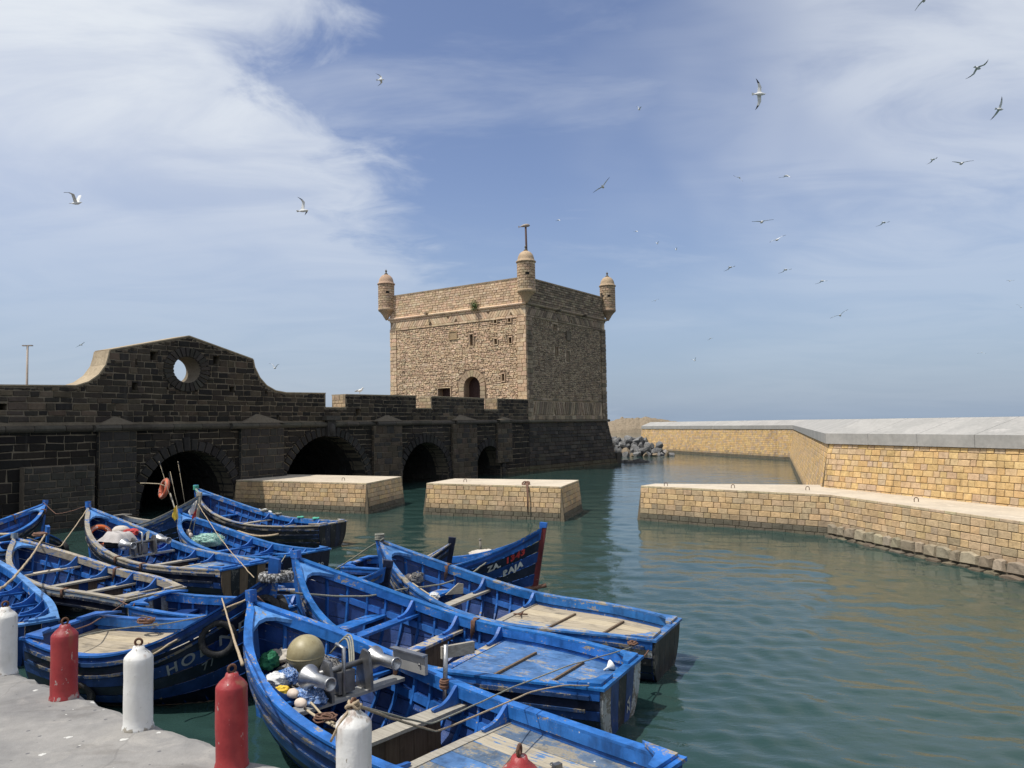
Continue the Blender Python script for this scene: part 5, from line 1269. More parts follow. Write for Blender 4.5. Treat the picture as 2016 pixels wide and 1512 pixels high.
def gear():
    random.seed(5)
    # ---- winch boat
    hauler('B1', 6.38*.655, 'stainless winch with two flared drums beside the big buoy')
    c = P(602, 1287, 1.02); m = MB(); R = .245; m.lathe(c, [(R*math.sin(t), -R*math.cos(t)) for t in np.linspace(.02, math.pi-.02, 25)], 36); o = thing('buoy', 'big round mud-yellow buoy in the bow of the winch boat', 'buoy'); m.build('ball', 'buoy', o)
    m = MB(); m.lathe(c, [(R*1.004, -.035), (R*1.012, -.03), (R*1.012, -.022), (R*1.004, -.017)], 36); m.build('seam', 'buoy', o)
    lump('net_heap', 'dark net heap under the big buoy', 'net', P(620, 1335, .62), (.62, .40, .24), 'net_dark', 1, .3, rz=2.4)
    lump('cloth_heap', 'green cloth crumpled in the bow of the winch boat', 'cloth', P(530, 1303, .84), (.12, .20, .13), 'cloth_green', 2, .5, 3.1, fold=.12); lump('cloth_heap', 'beige canvas tucked beside the green cloth', 'cloth', P(562, 1292, .80), (.22, .16, .14), 'cloth_beige', 3, .45, 3, fold=.1)
    lump('bundle', 'bright blue bundle in the bow of the winch boat', 'bundle', P(540, 1262, .86), (.17, .15, .13), 'cloth_blue', 4, .4, 2.4); lump('bundle', 'blue rag beside the red cloth in the winch boat', 'bundle', P(572, 1258, .84), (.16, .10, .10), 'cloth_blue', 5, .55, 3.4)
    lump('plastic_bag', 'grey plastic bag at the stem of the winch boat', 'bag', P(534, 1244, .92), (.20, .12, .09), 'cloth_grey', 6, .55, 3); lump('cloth_heap', 'red cloth lying against the seaward side of the winch boat', 'cloth', P(592, 1249, .86), (.19, .08, .07), 'cloth_red', 7, .5, 3.2)
    lump('plastic_bag', 'crumpled white plastic bag in front of the buoy', 'bag', P(544, 1341, .84), (.16, .14, .11), 'cloth_white', 8, .6, 3.6); lump('net_bag', 'blue net bag lying by the quay-side gunwale of the winch boat', 'net', P(612, 1374, .78), (.24, .13, .11), 'net_blue', 9, .35, 3.4, rz=-.7); lump('net_bag', 'small blue net bag leaning on the white plastic bag', 'net', P(572, 1333, .86), (.16, .08, .10), 'net_blue', 19, .35, 3.4, rz=-.9)
    lump('rag', 'yellow rag next to a pink float in the winch boat', 'cloth', P(557, 1360, .84), (.10, .07, .07), 'cloth_yellow', 10, .5, 4)
    for i, (px, py, lb) in enumerate(((577, 1366, 'pink float beside the yellow rag'), (592, 1385, 'pink float lying on the quay-side gunwale of the winch boat'))):
        p = P(px, py, .84); lump('net_float', lb, 'float', p, (.085, .06, .06), 'float_pink', 11+i, .06, 1.5, rz=-.6)
    rope([(600, 1395, .78), (625, 1412, .76), (662, 1432, .74)], .016, 'tan_wood', 'pale stick lying along the quay-side gunwale of the winch boat', name='stick', cat='stick', wob=.003); rope([(612, 1383, .80), (640, 1415, .74), (668, 1428, .74)], .013, 'tan_wood', 'second pale stick crossing the blue net bag', name='stick', cat='stick', wob=.003)
    coil(P(640, 1420, .77), 'brown rope tangle on the sticks of the winch boat', 'rope_brown', .10, .010, 4, 1)
    p = bw('B1', 6.38*.60, -.86, 0); m = MB(); z = BOATS['B1'][1].z(.6); o = thing('winch_panel', 'flat grey steel panel standing on the seaward gunwale by the winch', 'panel', None, tuple(p), BOATS['B1'][0].rotation_euler[2])
    m.box((.12, 0, z+.12), .62, .05, .24); m.build('plate', 'plate_grey', o); m = MB(); m.box((.12, .03, z+.245), .64, .09, .02); m.build('lip', 'steel', o)
    for x in (-.1, .34): m = MB(); m.lathe((x, .035, z+.12), [(.018, 0), (.018, .012)], 8, ax=((1, 0, 0), (0, 0, 1), (0, 1, 0))); m.build('bolt', 'steel_dark', o)
    a, b = P(787, 1240, .98), None; a = bw('B1', 6.38*.53, -.93, BOATS['B1'][1].z(.53)); o = thing('mooring_post', 'steel post with a grey board lashed upright by the winch', 'post', None, tuple(a)); m = MB(); m.tube([(0, 0, -.25), (.02, .02, .46)], .03, 12); m.build('post', 'steel', o)
    m = MB(); m.box((.16, .14, .36), .46, .05, .15, ax=((.86, .5, 0), (-.5, .86, 0), (0, 0, 1))); m.build('board', 'grey_wood', o); m = MB()
    for k in range(5): m.ring((0, 0, -.06+.022*k), (1, 0, 0), (0, 1, 0), .05+.006*(k % 2), .013, 16, 6)
    m.build('lashing', 'rope_brown', o)
    h = BOATS['B1'][1]; zd = h.z(.2)-.17
    rope([bw('B1', 1.15, -.28, zd), bw('B1', 1.0, .45, zd)], .02, 'rust', 'rusty iron bar lying across the plank deck of the winch boat', name='iron_bar', cat='bar', wob=.001); rope([bw('B1', 1.45, -.05, zd), bw('B1', 1.35, .35, zd)], .018, 'grey_wood', 'short wooden batten beside the rusty iron bar', name='wooden_batten', cat='stick', wob=.001)
    m = MB(); m.box(bw('B1', 1.14, -.34, zd+.02), .09, .06, .04, ax=((.8, .6, 0), (-.6, .8, 0), (0, 0, 1))); m.ring(bw('B1', 1.19, -.34, zd+.02), (1, 0, 0), (0, 1, 0), .03, .007, 14, 6); tag(m.build('padlock', 'steel_dark'), 'padlock at the end of the rusty iron bar', 'padlock')
    # ---- blue-deck boat
    h2 = BOATS['B2'][1]; p = P(1200, 1312, h2.z(.12)-.15); ax = np.array([.75, .3, .35]); ax /= np.linalg.norm(ax); a = np.cross(ax, (0, 0, 1.)); a /= np.linalg.norm(a); m = MB(); m.lathe(p, [(.012, -.10), (.014, -.04), (.07, .03), (.075, .05), (.066, .05), (.012, -.02)], 20, ax=(a, np.cross(ax, a), ax)); tag(m.build('funnel', 'plastic_white'), 'white plastic funnel lying on the blue deck', 'funnel')
    coil(P(1190, 1346, h2.z(.08)-.16), 'brown rope tied off at the quay-side stern corner of the blue deck', 'rope_brown', .07, .011, 4, 2); coil(P(1246, 1272, BOATS['B3'][1].z(.08)+.03), 'brown rope knot on the quay-side stern corner of the tan-decked boat', 'rope_brown', .06, .011, 4, 3)
    # ---- tan-deck boat
    h3 = BOATS['B3'][1]; p = P(1025, 1213, h3.z(.42)-.16); m = MB()
    for a in (.3, 1.5): m.tube([p+np.array([math.cos(a)*.13, math.sin(a)*.13, .02]), p-np.array([math.cos(a)*.13, math.sin(a)*.13, -.05])], .013, 7)
    m.tube([p+np.array([0, 0, .01]), p+np.array([.05, .02, .08])], .012, 7); tag(m.build('grapnel', 'rust'), 'small rusty grapnel lying on the tan deck', 'grapnel')
    lump('net_ball', 'grey net bundle in the bow of the tan-decked boat', 'net', P(820, 1139, 1.02), (.15, .14, .13), 'net_dark', 31, .3, 3); lump('net_float', 'pale float against the grey net bundle', 'float', P(803, 1137, 1.05), (.10, .08, .08), 'float_pink', 32, .05, 1.4)
    rope([(812, 1148, 1.0), (838, 1166, .92), (862, 1182, .86)], .014, 'tan_wood', 'pale stick poking out of the grey net bundle', name='stick', cat='stick', wob=.003); lump('rag', 'white rag at the end of the pale stick', 'cloth', P(855, 1174, .88), (.10, .06, .07), 'cloth_white', 33, .5, 3.4)
    p = P(893, 1162, .90); m = MB(); m.prism([[(p[0]-.16, p[1], p[2]-.08), (p[0]+.16, p[1]+.1, p[2]-.08), (p[0]+.17, p[1]+.1, p[2]+.10), (p[0]+.08, p[1]+.07, p[2]+.12)]], (.015, -.03, 0)); tag(m.build('board', 'grey_wood'), 'wedge of weathered board on the thwart of the tan-decked boat', 'board')
    # ---- RAJA boat
    lump('tarpaulin', 'beige tarpaulin heaped in the RAJA boat', 'tarpaulin', P(955, 1098, .74), (.52, .30, .20), 'cloth_beige', 35, .25, 1.8, rz=-.1, fold=.05); p = P(947, 1088, .7); m = MB(); m.tube([p, p+np.array([-.02, 0, .32])], .028, 9); m.lathe(p+np.array([-.02, 0, .32]), [(.036, 0), (.036, .03)], 10); tag(m.build('mooring_post', 'grey_wood'), 'short wooden post rising behind the beige tarpaulin', 'post')
    h = BOATS['B4'][1]; pts = []
    for q in np.linspace(.66, 1.0, 12): z = .52-.20*math.sin((q-.66)/.34*math.pi*.62); pts.append(bw('B4', *h.S(q, h.tz(q, z), -1, .05)))
    pts.append(bw('B4', h.x(1, .8)+.10, .02, .40)); m = MB(); m.tube(pts, [.048+.010*math.sin(i*2.1) for i in range(len(pts))], 9); tag(m.build('rope_fender', 'rope_brown'), 'thick shaggy rope fender slung under the RAJA lettering', 'fender')
    # ---- HOLND boat
    h = BOATS['B7'][1]; b = bw('B7', h.L+.02, 0, h.z(1)); tyre(b+np.array([.0, 0, -.05]), (0, .05, 1), .20, .06, 'rubber_salted', 'salt-crusted tyre slipped over the stem of the HOLND boat')
    tyre(bw('B7', h.L-.10, -.16, h.z(.96)-.42), (.25, -1, .3), .21, .055, 'rubber', 'black tyre hanging on the quay-side bow of the HOLND boat'); tyre(bw('B7', h.L+.05, .12, h.z(.96)-.50), (1, .6, .15), .23, .055, 'rubber', 'black tyre hanging in front of the stem of the HOLND boat')
    q = .86; tyre(bw('B7', *h.S(q, h.tz(q, h.z(q)-.42), -1, .07)), (.35, -1, .1), .22, .05, 'rubber', 'thin black tyre hanging across the HOLND lettering'); q = .33; c = bw('B7', *h.S(q, h.tz(q, .22), -1, .10)); tyre(c, (0, -1, .1), .17, .05, 'rubber', 'tyre hung on brown rope at the quay side of the HOLND boat')
    for k in range(4): rope([bw('B7', *h.S(q+.003*k, 1.0, -1, .06)), bw('B7', *h.S(q+.004*k, .72, -1, .10)), c+np.array([.01*k, -.03, .14])], .012, 'rope_brown', ['main brown strand of the tyre lashing at the quay side of the HOLND boat', 'second strand of that tyre lashing, right beside the main one', 'third strand of that tyre lashing, towards the bow', 'last strand of that tyre lashing, closest to the bow'][k])
    coil(bw('B7', .95, .75, h.z(.25)+.0), 'tangled rope on the seaward stern corner of the HOLND boat', 'rope_brown', .11, .013, 5, 4); coil(bw('B7', 1.55, .1, h.z(.4)-.17), 'scrap of brown rope on the tan deck of the HOLND boat', 'rope_brown', .05, .010, 3, 9)
    # ---- life ring boat
    h = BOATS['B10'][1]; life_ring(P(196, 1056, 1.05), (.55, -.75, .35), .27, .065, 'orange', 'bright orange life ring leaning in the bow behind the cloth-covered winch')
    hauler('B10', 7.0*.60, 'second stainless winch half hidden under a grey cloth', dr=.16)
    c = P(232, 1068, 1.02); m = MB(); nx, ny = 17, 13; vs = []
    for i in range(nx):
        for j in range(ny):
            a = i/(nx-1)*2-1; b = j/(ny-1)*2-1; e = max(abs(a), abs(b)); zz = .28 if e < .55 else .28-.62*(e-.55)**1.15; w = MN.noise(Vector((a*2.5, b*2.5, 1)))
            x = a*.50*(1 if e < .6 else 1-.15*(e-.6)); y = b*.34; vs.append((c[0]+x*.83+y*.4+.03*w, c[1]-x*.45+y*.85+.04*math.sin(a*9)*max(0, e-.5), c[2]+zz+.05*w*(e < .6)+.02*math.sin(b*11)))
    m.add(vs, [(i*ny+j, (i+1)*ny+j, (i+1)*ny+j+1, i*ny+j+1) for i in range(nx-1) for j in range(ny-1)], smooth=True); o = m.build('cloth_cover', 'cloth_grey', recalc=False); tag(o, 'grey cloth draped over the winch of the life ring boat', 'cloth')
    lump('engine_box', 'dark box under the grey cloth', 'box', c+np.array([0, 0, .02]), (.36, .26, .26), 'rubber', 41, .12, 1.2); lump('cloth_heap', 'red cloth behind the grey draped cloth', 'cloth', P(258, 1049, 1.2), (.22, .12, .12), 'cloth_red', 42, .3, 2.4); lump('hat', 'pale round hat-shaped float behind the grey cloth', 'float', P(238, 1044, 1.25), (.24, .2, .13), 'cloth_beige', 43, .08, 1.2)
    p = P(318, 1090, .55); th = BOATS['B10'][0].rotation_euler[2]; o = thing('crate', 'dark blue plastic crate amidships in the life ring boat', 'crate', None, tuple(p), th); m = MB()
    for k, (sx, sy, x, y) in enumerate(((.55, .02, 0, -.2), (.55, .02, 0, .2), (.02, .4, -.27, 0), (.02, .4, .27, 0))): m.box((x, y, .17), sx, sy, .34)
    m.box((0, 0, .01), .54, .4, .02); m.build('body', 'plastic_blue', o); m = MB(); m.box((0, 0, .35), .58, .44, .03); m.build('lid', 'plastic_blue', o)
    # ---- marker poles and life ring of the grey boat
    h = BOATS['B13'][1]
    for i, ((bx, by), (tx, ty)) in enumerate((((352, 1000), (313, 908)), ((357, 996), (335, 928)), ((368, 990), (350, 908)))):
        a = P(bx, by, 1.25); d = ray(tx, ty); b = _C+d*((a[1]+.1)/d[1]); flag(a-np.array([0, 0, .5]), b, -.5 if i == 1 else .45, 'cloth_black', ['leaning marker pole with a black rag touching the life ring', 'short marker pole with a black rag between two longer ones', 'marker pole with a black rag beside the green-roped stem'][i], .14, .42)
    a = P(330, 990, 1.15); d = ray(323, 962); c = _C+d*(a[1]/d[1]); life_ring(c, (-.75, -.65, .25), .33, .085, 'orange_dull', 'faded life ring hung on the marker poles over the grey boat'); rope([c+np.array([-.98, .1, .22]), c+np.array([-.2, 0, .2]), c+np.array([.05, 0, .1])], .02, 'tan_wood', 'pale stick thrust through the faded life ring', name='stick', cat='stick', wob=.004); rope([c+np.array([.2, .1, -.2]), P(345, 1004, 1.0)+np.array([0, .2, -.3])], .025, 'grey_wood', 'grey post carrying the faded life ring', name='post', cat='post', wob=.002)
    # ---- ZOH boat
    a = P(352, 1046, 1.0); flag(a, _C+ray(348, 995)*(a[1]/ray(348, 995)[1]), -.6, 'cloth_yellow', 'yellow pennant on a short pole in the bow of the ZOH boat', .26, .40); a = P(372, 1044, 1.0); flag(a, _C+ray(388, 985)*(a[1]/ray(388, 985)[1]), -.8, 'cloth_white', 'white flag on a pole in the bow of the ZOH boat', .26, .42); flag(a+np.array([.12, 0, 0]), _C+ray(389, 1000)*(a[1]/ray(389, 1000)[1]), -.5, 'cloth_red', 'red pennant on a pole next to the white flag', .28, .28)
    for i, (px, py) in enumerate(((354, 1032), (356, 1046), (371, 1049), (375, 1056))): lump('net_float', 'pale net float hanging in the bow of the ZOH boat', 'float', P(px, py, 1.08-.1*i), (.075, .075, .11), 'float_pink', 50+i, .06, 1.4)['group'] = 'net floats of the ZOH boat'
    lump('net_heap', 'green and white net heaped in the ZOH boat', 'net', P(410, 1066, .68), (.46, .34, .22), 'net_green', 61, .2, 3)
    # ---- black-hulled boat
    lump('sack', 'patched white sack lashed to the gunwale of the black-hulled boat', 'sack', P(516, 1012, .78), (.34, .2, .22), 'cloth_white', 62, .25, 2.2)
    h = BOATS['B12'][1]
    for i, q in enumerate((.62, .52, .36, .24)): coil(bw('B12', h.L*q, -h.b(q)+.02, h.z(q)+.03), 'rope knot on the seaward gunwale of the black-hulled boat', ('rope_grey', 'rope_grey', 'rope_green', 'rope_green')[i], .09, .03, 3, 70+i)['group'] = 'rope knots of the black-hulled boat'
    pts = [bw('B12', *h.S(q, h.tz(q, .50-.12*abs(math.sin((q-.2)*11))), 1, .05)) for q in np.linspace(.22, .86, 18)]; m = MB(); m.tube(pts, .035, 9); tag(m.build('hose_fender', 'rope_tan'), 'pale hose fender looped along the black-hulled boat', 'fender')
    m = MB()
    for k in range(5): m.ring(bw('B12', h.L-.01, 0, h.z(1)-.05+.035*k), (1, 0, 0), (0, 1, 0), .085, .016, 14, 6)
    tag(m.build('rope_lashing', 'rope_green'), 'turquoise rope wound round the stem of the black-hulled boat', 'rope')
    # ---- small dark boat
    h = BOATS['B16'][1]
    for i, q in enumerate((.78, .6)): tyre(bw('B16', *h.S(q, .8, 1, .07)), (.5, 1, .1), .20, .06, 'rubber', 'black tyre slung on the side of the small dark boat')['group'] = 'tyres of the small dark boat'
    # ---- ropes
    rope([(572, 1166, 1.5), (640, 1173, 1.3), (725, 1174, 1.18), (790, 1160, 1.16), (870, 1150, 1.0), (930, 1128, .95), (985, 1083, 1.05)], .016, 'rope_grey', 'long grey mooring rope running from the blue-deck boat to the RAJA boat', .06)
    rope([(503, 1172, 1.62), (448, 1195, 1.45), (400, 1228, 1.2), (345, 1262, 1.05), (292, 1292, .95)], .015, 'rope_tan', 'frayed pale rope running from the winch boat stem along the HOLND boat', .05, wob=.012)
    rope([(437, 1178, 1.45), (452, 1230, 1.75), (477, 1308, 2.5)], .011, 'rope_tan', 'taut pale line from the HOLND boat up to the red bollard', wob=.002)
    rope([(507, 1174, 1.62), (545, 1210, 1.3), (595, 1256, .95)], .011, 'rope_brown', 'brown line running from the stem of the winch boat down to the red cloth', wob=.004); coil(P(541, 1208, 1.32)-np.array([0, 0, .03]), 'brown knot on the line in the bow of the winch boat', 'rope_brown', .045, .012, 3, 5)
    bq = bp0+(bp3-bp0)*4/3+np.array([0, 0, .56])
    rope([bq, P(860, 1440, 1.25), P(1045, 1362, .98), P(1110, 1349, .92), P(1190, 1350, h2.z(.06)-.1)], .009, 'rope_tan', 'thin yellowish line from the roped white bollard to the blue-deck boat', .03, wob=.002); rope([bq, P(850, 1425, 1.35), P(1010, 1352, 1.02), P(1120, 1310, 1.0), P(1244, 1274, h3.z(.06)+.03)], .008, 'rope_grey', 'thin grey line from the roped white bollard to the tan-decked boat', .03, wob=.002)
    coil(bq-np.array([0, 0, .03]), 'frayed rope knotted to the ring of the white bollard', 'rope_tan', .030, .009, 3, 6); rope([bq, bq+np.array([-.05, -.05, -.06]), bq+np.array([-.11, -.04, -.17])], .007, 'rope_tan', 'loose frayed rope end hanging down the white bollard', wob=.003)
    rope([(755, 1060, 1.85), (715, 1085, 1.5), (660, 1121, .9)], .013, 'rope_grey', 'grey line from the stem of the tan-decked boat to the RAJA boat stern', .03); m = MB()
    for k in range(4): m.ring(bw('B3', BOATS['B3'][1].L-.01, 0, BOATS['B3'][1].z(1)+.03+.03*k), (1, 0, 0), (0, 1, 0), .085, .014, 14, 6)
    tag(m.build('rope_lashing', 'rope_grey'), 'grey rope wound round the stem of the tan-decked boat', 'rope')
    rope([P(90, 1050, 1.35), P(60, 1098, 1.3), P(22, 1142, 1.5), P(-15, 1172, 1.7)], .022, 'rope_tan', 'thick tan rope from the small dark boat up to the quay', .02); coil(P(78, 1055, 1.32), 'brown rope bundle at the head of the thick tan rope', 'rope_brown', .12, .03, 4, 7)
    rope([(390, 992, 1.6), (430, 1055, 1.15), (465, 1098, .98), (500, 1137, .95)], .010, 'rope_tan', 'pale rope dropping from the grey boat stem across the ZOH boat', .02); rope([(245, 1188, .75), (180, 1228, .95), (108, 1252, 1.0)], .010, 'rope_brown', 'thin brown line between the weathered boat and the HOLND boat', .03); rope([(108, 1264, 1.02), (210, 1240, 1.0), (330, 1228, .95), (470, 1198, .98)], .010, 'rope_grey', 'thin grey line lying across the HOLND boat', .02)
    for i, (k, s_, q) in enumerate((('B9', 1, .30), ('B9', -1, .50), ('B10', 1, .52), ('B10', 1, .36), ('B3', -1, .80), ('B1', -1, .66), ('B2', -1, .50), ('B14', -1, .92), ('B14', 1, .85))):
        h = BOATS[k][1]; m = MB(); p0 = h.S(q, 1, s_); nm = dict(B9='weathered open boat', B10='life ring boat', B3='tan-decked boat', B1='winch boat', B2='blue-deck boat', B14='boat under the rampart')[k]
        for j in range(4): x = p0[0]+.02*j; m.tube([bw(k, x, s_*(h.b(q)+.05), p0[2]-.14), bw(k, x+.01, s_*(h.b(q)+.055), p0[2]+.03), bw(k, x-.01, s_*(h.b(q)-.04), p0[2]+.05), bw(k, x, s_*(h.b(q)-.12), p0[2]+.02), bw(k, x+.01, s_*(h.b(q)-.12), p0[2]-.16-.04*j)], .011, 6)
        tag(m.build('rope_lashing', 'rope_brown'), 'brown rope lashing on the %s gunwale of the %s, %s' % ('port' if s_ > 0 else 'starboard', nm, ('towards its bow' if q > .6 else 'towards its stern' if q < .4 else 'amidships')), 'rope')
    # ---- more rope and net lying about in the left-hand boats
    def inboat(k, q, y, dz=0): h = BOATS[k][1]; return bw(k, h.L*q, y*h.b(q), .05+dz)
    for i, (k, q, y, mat, lb) in enumerate((('B9', .86, 0, 'rope_brown', 'brown rope coil in the bow of the weathered open boat'), ('B9', .47, .3, 'rope_grey', 'grey rope coil on the floor of the weathered open boat'), ('B15', .52, -.2, 'rope_tan', 'tan rope coil on the floor of the bright blue boat'), ('B15', .23, .3, 'rope_brown', 'brown rope coil by the stern boards of the bright blue boat'),
                                            ('B8', .42, 0, 'rope_green', 'green rope coil in the narrow boat behind the HOLND boat'), ('B11', .50, .1, 'rope_tan', 'tan rope coil on the floor of the ZOH boat'), ('B12', .48, .1, 'rope_brown', 'brown rope coil on the floor of the black-hulled boat'), ('B14', .78, 0, 'rope_tan', 'tan rope coil in the boat under the rampart'), ('B2', .63, .2, 'rope_brown', 'brown rope coil on the floor of the blue-deck boat'), ('B1', .44, .3, 'rope_green', 'green rope scrap on the floor of the winch boat'))):
        coil(inboat(k, q, y), lb, mat, .17 if i % 2 else .13, .018, 5, 80+i)
    lump('net_heap', 'dark net heaped in the bow of the weathered open boat', 'net', inboat('B9', .66, 0, .1), (.42, .34, .16), 'net_dark', 71, .35, 3.4); lump('net_heap', 'dark net heaped in the stern of the black-hulled boat', 'net', inboat('B12', .30, 0, .12), (.40, .36, .17), 'net_dark', 72, .35, 3.2); lump('net_heap', 'green net heaped amidships in the bright blue boat', 'net', inboat('B15', .68, 0, .12), (.36, .3, .17), 'net_green', 73, .3, 3.6)
    lump('net_heap', 'blue net folded in the bow of the boat under the rampart', 'net', inboat('B14', .86, 0, .35), (.30, .24, .16), 'net_blue', 74, .3, 3.4)
    rope([bw('B9', *BOATS['B9'][1].S(.02, 1, 1, .03)), P(262, 1196, .80), bw('B8', .1, -.55, .86)], .012, 'rope_brown', 'short brown rope tying the weathered boat to the narrow boat', .02); rope([bw('B10', 6.9, .1, 1.75), P(118, 1078, 1.05), bw('B9', 5.2, -.2, 1.45)], .014, 'rope_tan', 'tan rope slung between the bows of the life ring boat and the weathered boat', .06)
    rope([bw('B12', 6.6, .1, 1.75), bw('B13', 4.2, .1, 1.72)], .013, 'rope_green', 'green line between the stems of the grey boat and the black-hulled boat', .03); rope([bw('B11', .05, .6, .82), P(540, 1128, 1.15), bw('B7', 3.8, .05, 1.85)], .012, 'rope_grey', 'grey line from the ZOH stern to the stem of the HOLND boat', .04); rope([bw('B14', 5.65, 0, 1.55), P(110, 1012, 1.2), bw('B10', 6.95, 0, 1.9)], .011, 'rope_brown', 'brown line from the boat under the rampart to the life ring boat', .08)
    rope([bw('B2', .0, .6, .74), P(1275, 1285, .5), bw('B3', .0, .6, .70)], .010, 'rope_brown', 'short brown line joining the two sterns over the open water', .05)
    # rope hanging from the free-standing pier
    rl = ROPE_LOOP; o = thing('hanging_rope', 'frayed dark rope hanging down the free-standing pier block', 'rope', loc=tuple(rl)); m = MB()
    for k in range(5): m.tube([(0.01*k, 0, .12), (.02*k-.04, -.3, .04), (-.03+.02*k, -.60, .035), (-.02+.015*k, -.76, -.06), (.01*k, -.82-.01*k, -.4-.03*k), (.005*k, -.90, -.95-.06*k)], .018, 6)
    m.build('strands', 'rope_brown', o); m = MB()
    for k in range(6): m.ring((random.uniform(-.12, .06), random.uniform(-.22, -.05), random.uniform(-.02, .08)), (1, 0, .2), (0, .6, .8), random.uniform(.06, .1), .022, 14, 6)
    m.build('knot', 'rope_brown', o)
gear()

# ================================================================ gulls
simple('gull_white', (.66, .65, .62), (.74, .73, .70), .8); simple('gull_grey', (.26, .26, .26), (.34, .34, .335), .8); simple('gull_black', (.02, .02, .022), (.04, .04, .04), .8); simple('gull_beak', (.55, .35, .05), (.6, .4, .08), .6)
def gull_parts(up, sweep, fold=1.0):
    """meshes of one pose: wing lift, sweep and spread"""
    res = []
    m = MB(); m.tube([(-.26, 0, .0), (-.18, 0, 0), (-.06, 0, 0), (.08, 0, .0), (.17, 0, .015), (.22, 0, .03), (.26, 0, .03), (.285, 0, .025)], [.012, .045, .075, .08, .06, .042, .036, .012], 10); res.append(('body', 'gull_white', m))
    m = MB(); m.add([(-.2, -.03, .004), (-.2, .03, .004), (-.36, .075, 0), (-.37, 0, 0), (-.36, -.075, 0), (-.2, -.03, -.008), (-.2, .03, -.008), (-.36, .075, -.006), (-.37, 0, -.006), (-.36, -.075, -.006)], [(0, 1, 2, 3, 4), (9, 8, 7, 6, 5), (0, 5, 6, 1), (1, 6, 7, 2), (2, 7, 8, 3), (3, 8, 9, 4), (4, 9, 5, 0)]); res.append(('tail', 'gull_white', m))
    m = MB(); m.tube([(.28, 0, .025), (.33, 0, .015)], [.012, .003], 6); res.append(('beak', 'gull_beak', m))
    for s in (-1, 1):
        st = [(0, .04, .03, .20), (.02, .18*fold, .05+up*.10, .185), (.045-sweep*.1, .34*fold, .06+up*.22, .165), (.0-sweep*.5, .52*fold, .05+up*.26, .11), (-.06-sweep, .66*fold, .03+up*.27, .055), (-.11-sweep*1.3, .74*fold, .02+up*.27, .01)]
        m = MB(); rings = []
        for x, y, z, c in st: rings.append([(x+c*.5, s*y, z), (x+c*.1, s*y, z+.014), (x-c*.5, s*y, z-.002), (x+c*.1, s*y, z-.008)])
        vs = [p for r in rings for p in r]
        for i in range(5):
            for j in range(4): m.add([rings[i][j], rings[i][(j+1) % 4], rings[i+1][(j+1) % 4], rings[i+1][j]], [(0, 1, 2, 3)], mi=1 if i >= 3 else 0, smooth=True)
        res.append(('wing', ['gull_grey' if False else 'gull_white', 'gull_black'], m))
    return res
POSES = {}
def gull(px, py, span, head, bank, pose, label, group='gulls in flight over the harbour', pitch=0, dist=None):
    up, sw, fo = dict(glide=(.35, .06, 1), flat=(.1, .05, 1), lift=(1.6, .08, .85), droop=(-.7, .10, .95), tuck=(.6, .22, .7))[pose]
    if pose not in POSES:
        POSES[pose] = [(n, m.build(n, mt)) for n, mt, m in gull_parts(up, sw, fo)]; first = True
    else: first = False
    D = dist or FPX*1.42/span; c = PD(px, py, D); o = thing('gull', label, 'gull', group, tuple(c)); o.rotation_euler = (math.radians(bank), math.radians(pitch), math.radians(head))
    for n, src in POSES[pose]:
        q = src if first else src.copy()
        if not first: COL.objects.link(q)
        q.parent = o
    return o
F1 = 'gull gliding on outstretched level wings'; F2 = 'gull with raised wings in flight'; F3 = 'gull with down-bent wings in flight'
gull(1495, 185, 52, 0, -80, 'flat', 'large gull banked on edge with black wing tips high above the sea wall'); gull(1968, 215, 36, 15, -52, 'glide', 'gull banking with one black wing tip low, beside a smaller flapping one'); gull(1925, 134, 40, 30, -25, 'droop', 'gull with drooped dark wing over the sea wall'); gull(1819, 0, 40, 60, -60, 'glide', 'gull with one wing tip pointing down, highest above the sea wall')
gull(749, 157, 30, -5, -62, 'tuck', 'brown-winged young gull banking above the tower'); gull(596, 415, 46, -8, -38, 'lift', 'white gull with one wing raised in front of the big cloud'); gull(150, 400, 46, -4, 8, 'lift', 'white gull flapping in front of the big cloud above the curved gable'); gull(1187, 368, 40, 70, -38, 'glide', 'gull with long tilted wings near the weather vane')
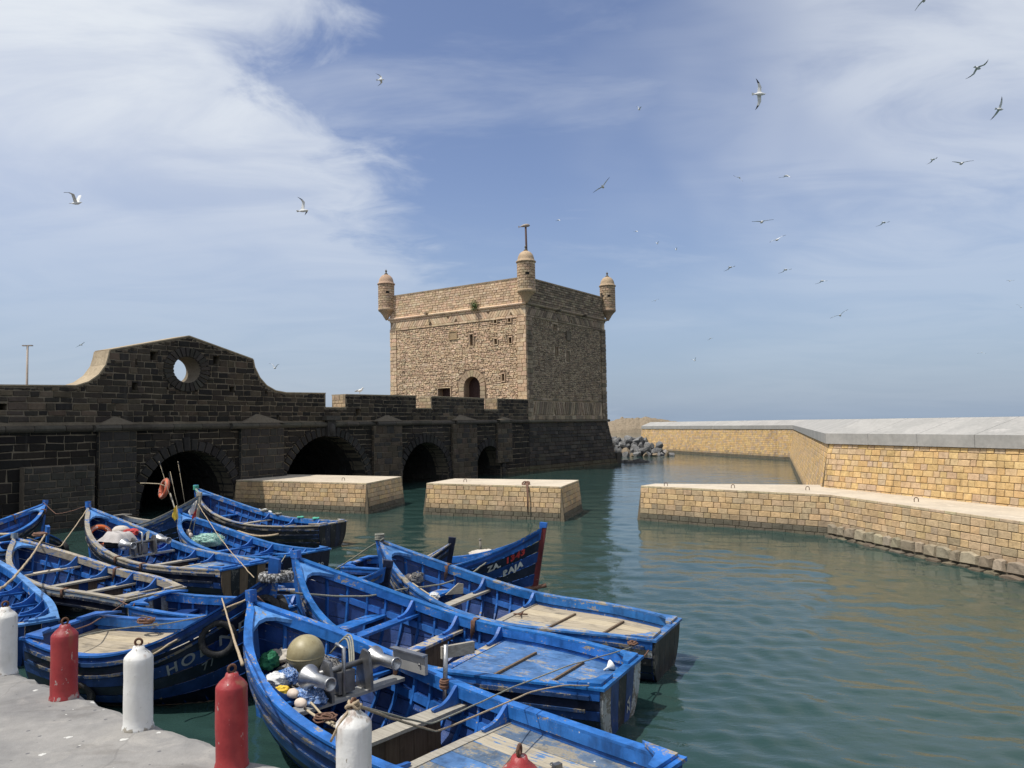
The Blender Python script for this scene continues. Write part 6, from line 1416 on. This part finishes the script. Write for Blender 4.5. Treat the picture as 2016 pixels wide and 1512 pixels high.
for px, py, s, hd, bk, po in ((1456, 350, 22, 60, 40, 'droop'), (1549, 346, 28, 30, 15, 'droop'), (1837, 314, 22, 20, -15, 'droop'), (1438, 526, 26, 40, -14, 'droop'), (1740, 438, 26, 35, -8, 'droop'), (1619, 553, 25, 35, -5, 'droop'), (1547, 531, 27, 45, -10, 'droop'), (1100, 433, 16, 30, 12, 'droop'), (1253, 455, 14, 25, 15, 'droop'), (1399, 666, 14, 50, -18, 'droop'), (1933, 694, 13, 50, 5, 'droop')): gull(px, py, s, hd, bk, po, F3, 'gulls with bent wings over the sea')
for px, py, s, hd, bk, po in ((1893, 322, 33, 85, 0, 'glide'), (1500, 437, 39, 92, -5, 'flat'), (1530, 472, 33, 95, -24, 'flat'), (1654, 621, 32, 60, -24, 'glide'), (1290, 592, 15, 80, -15, 'flat'), (160, 679, 18, 85, -30, 'flat'), (1988, 553, 13, 90, 0, 'flat'), (545, 776, 40, 80, 14, 'flat')): gull(px, py, s, hd, bk, po, F1, 'gulls gliding on level wings')
for px, py, s, hd, bk, po in ((1258, 216, 16, 30, 20, 'lift'), (1294, 480, 12, 40, 0, 'lift'), (1331, 492, 11, 20, 0, 'lift'), (1368, 710, 14, 40, -20, 'lift'), (541, 725, 24, 80, 5, 'lift'), (905, 706, 20, 60, -45, 'lift'), (2010, 605, 14, 60, 0, 'lift')): gull(px, py, s, hd, bk, po, F2, 'gulls flapping with raised wings')
def perched():
    t, z = bt(720, 776.5); p = BF(t, z+.055, -.5); o = thing('gull', 'white gull standing on the parapet between two crenels', 'gull', None, tuple(p)); 
    m = MB(); m.tube([(-.25, 0, .16), (-.12, 0, .19), (.03, 0, .21), (.12, 0, .25), (.16, 0, .33), (.19, 0, .37), (.23, 0, .36)], [.012, .055, .085, .07, .042, .04, .012], 10); m.build('body', 'gull_white', o); m = MB(); m.tube([(-.33, 0, .14), (-.2, 0, .19), (.02, 0, .24)], [.01, .06, .05], 8); m.build('wing', 'gull_grey', o)
    for y in (-.025, .025): m = MB(); m.tube([(0, y, 0), (0, y, .15)], .007, 6); m.build('leg', 'gull_beak', o)
    m = MB(); m.tube([(.22, 0, .36), (.28, 0, .345)], [.014, .004], 6); m.build('beak', 'gull_beak', o)
perched()
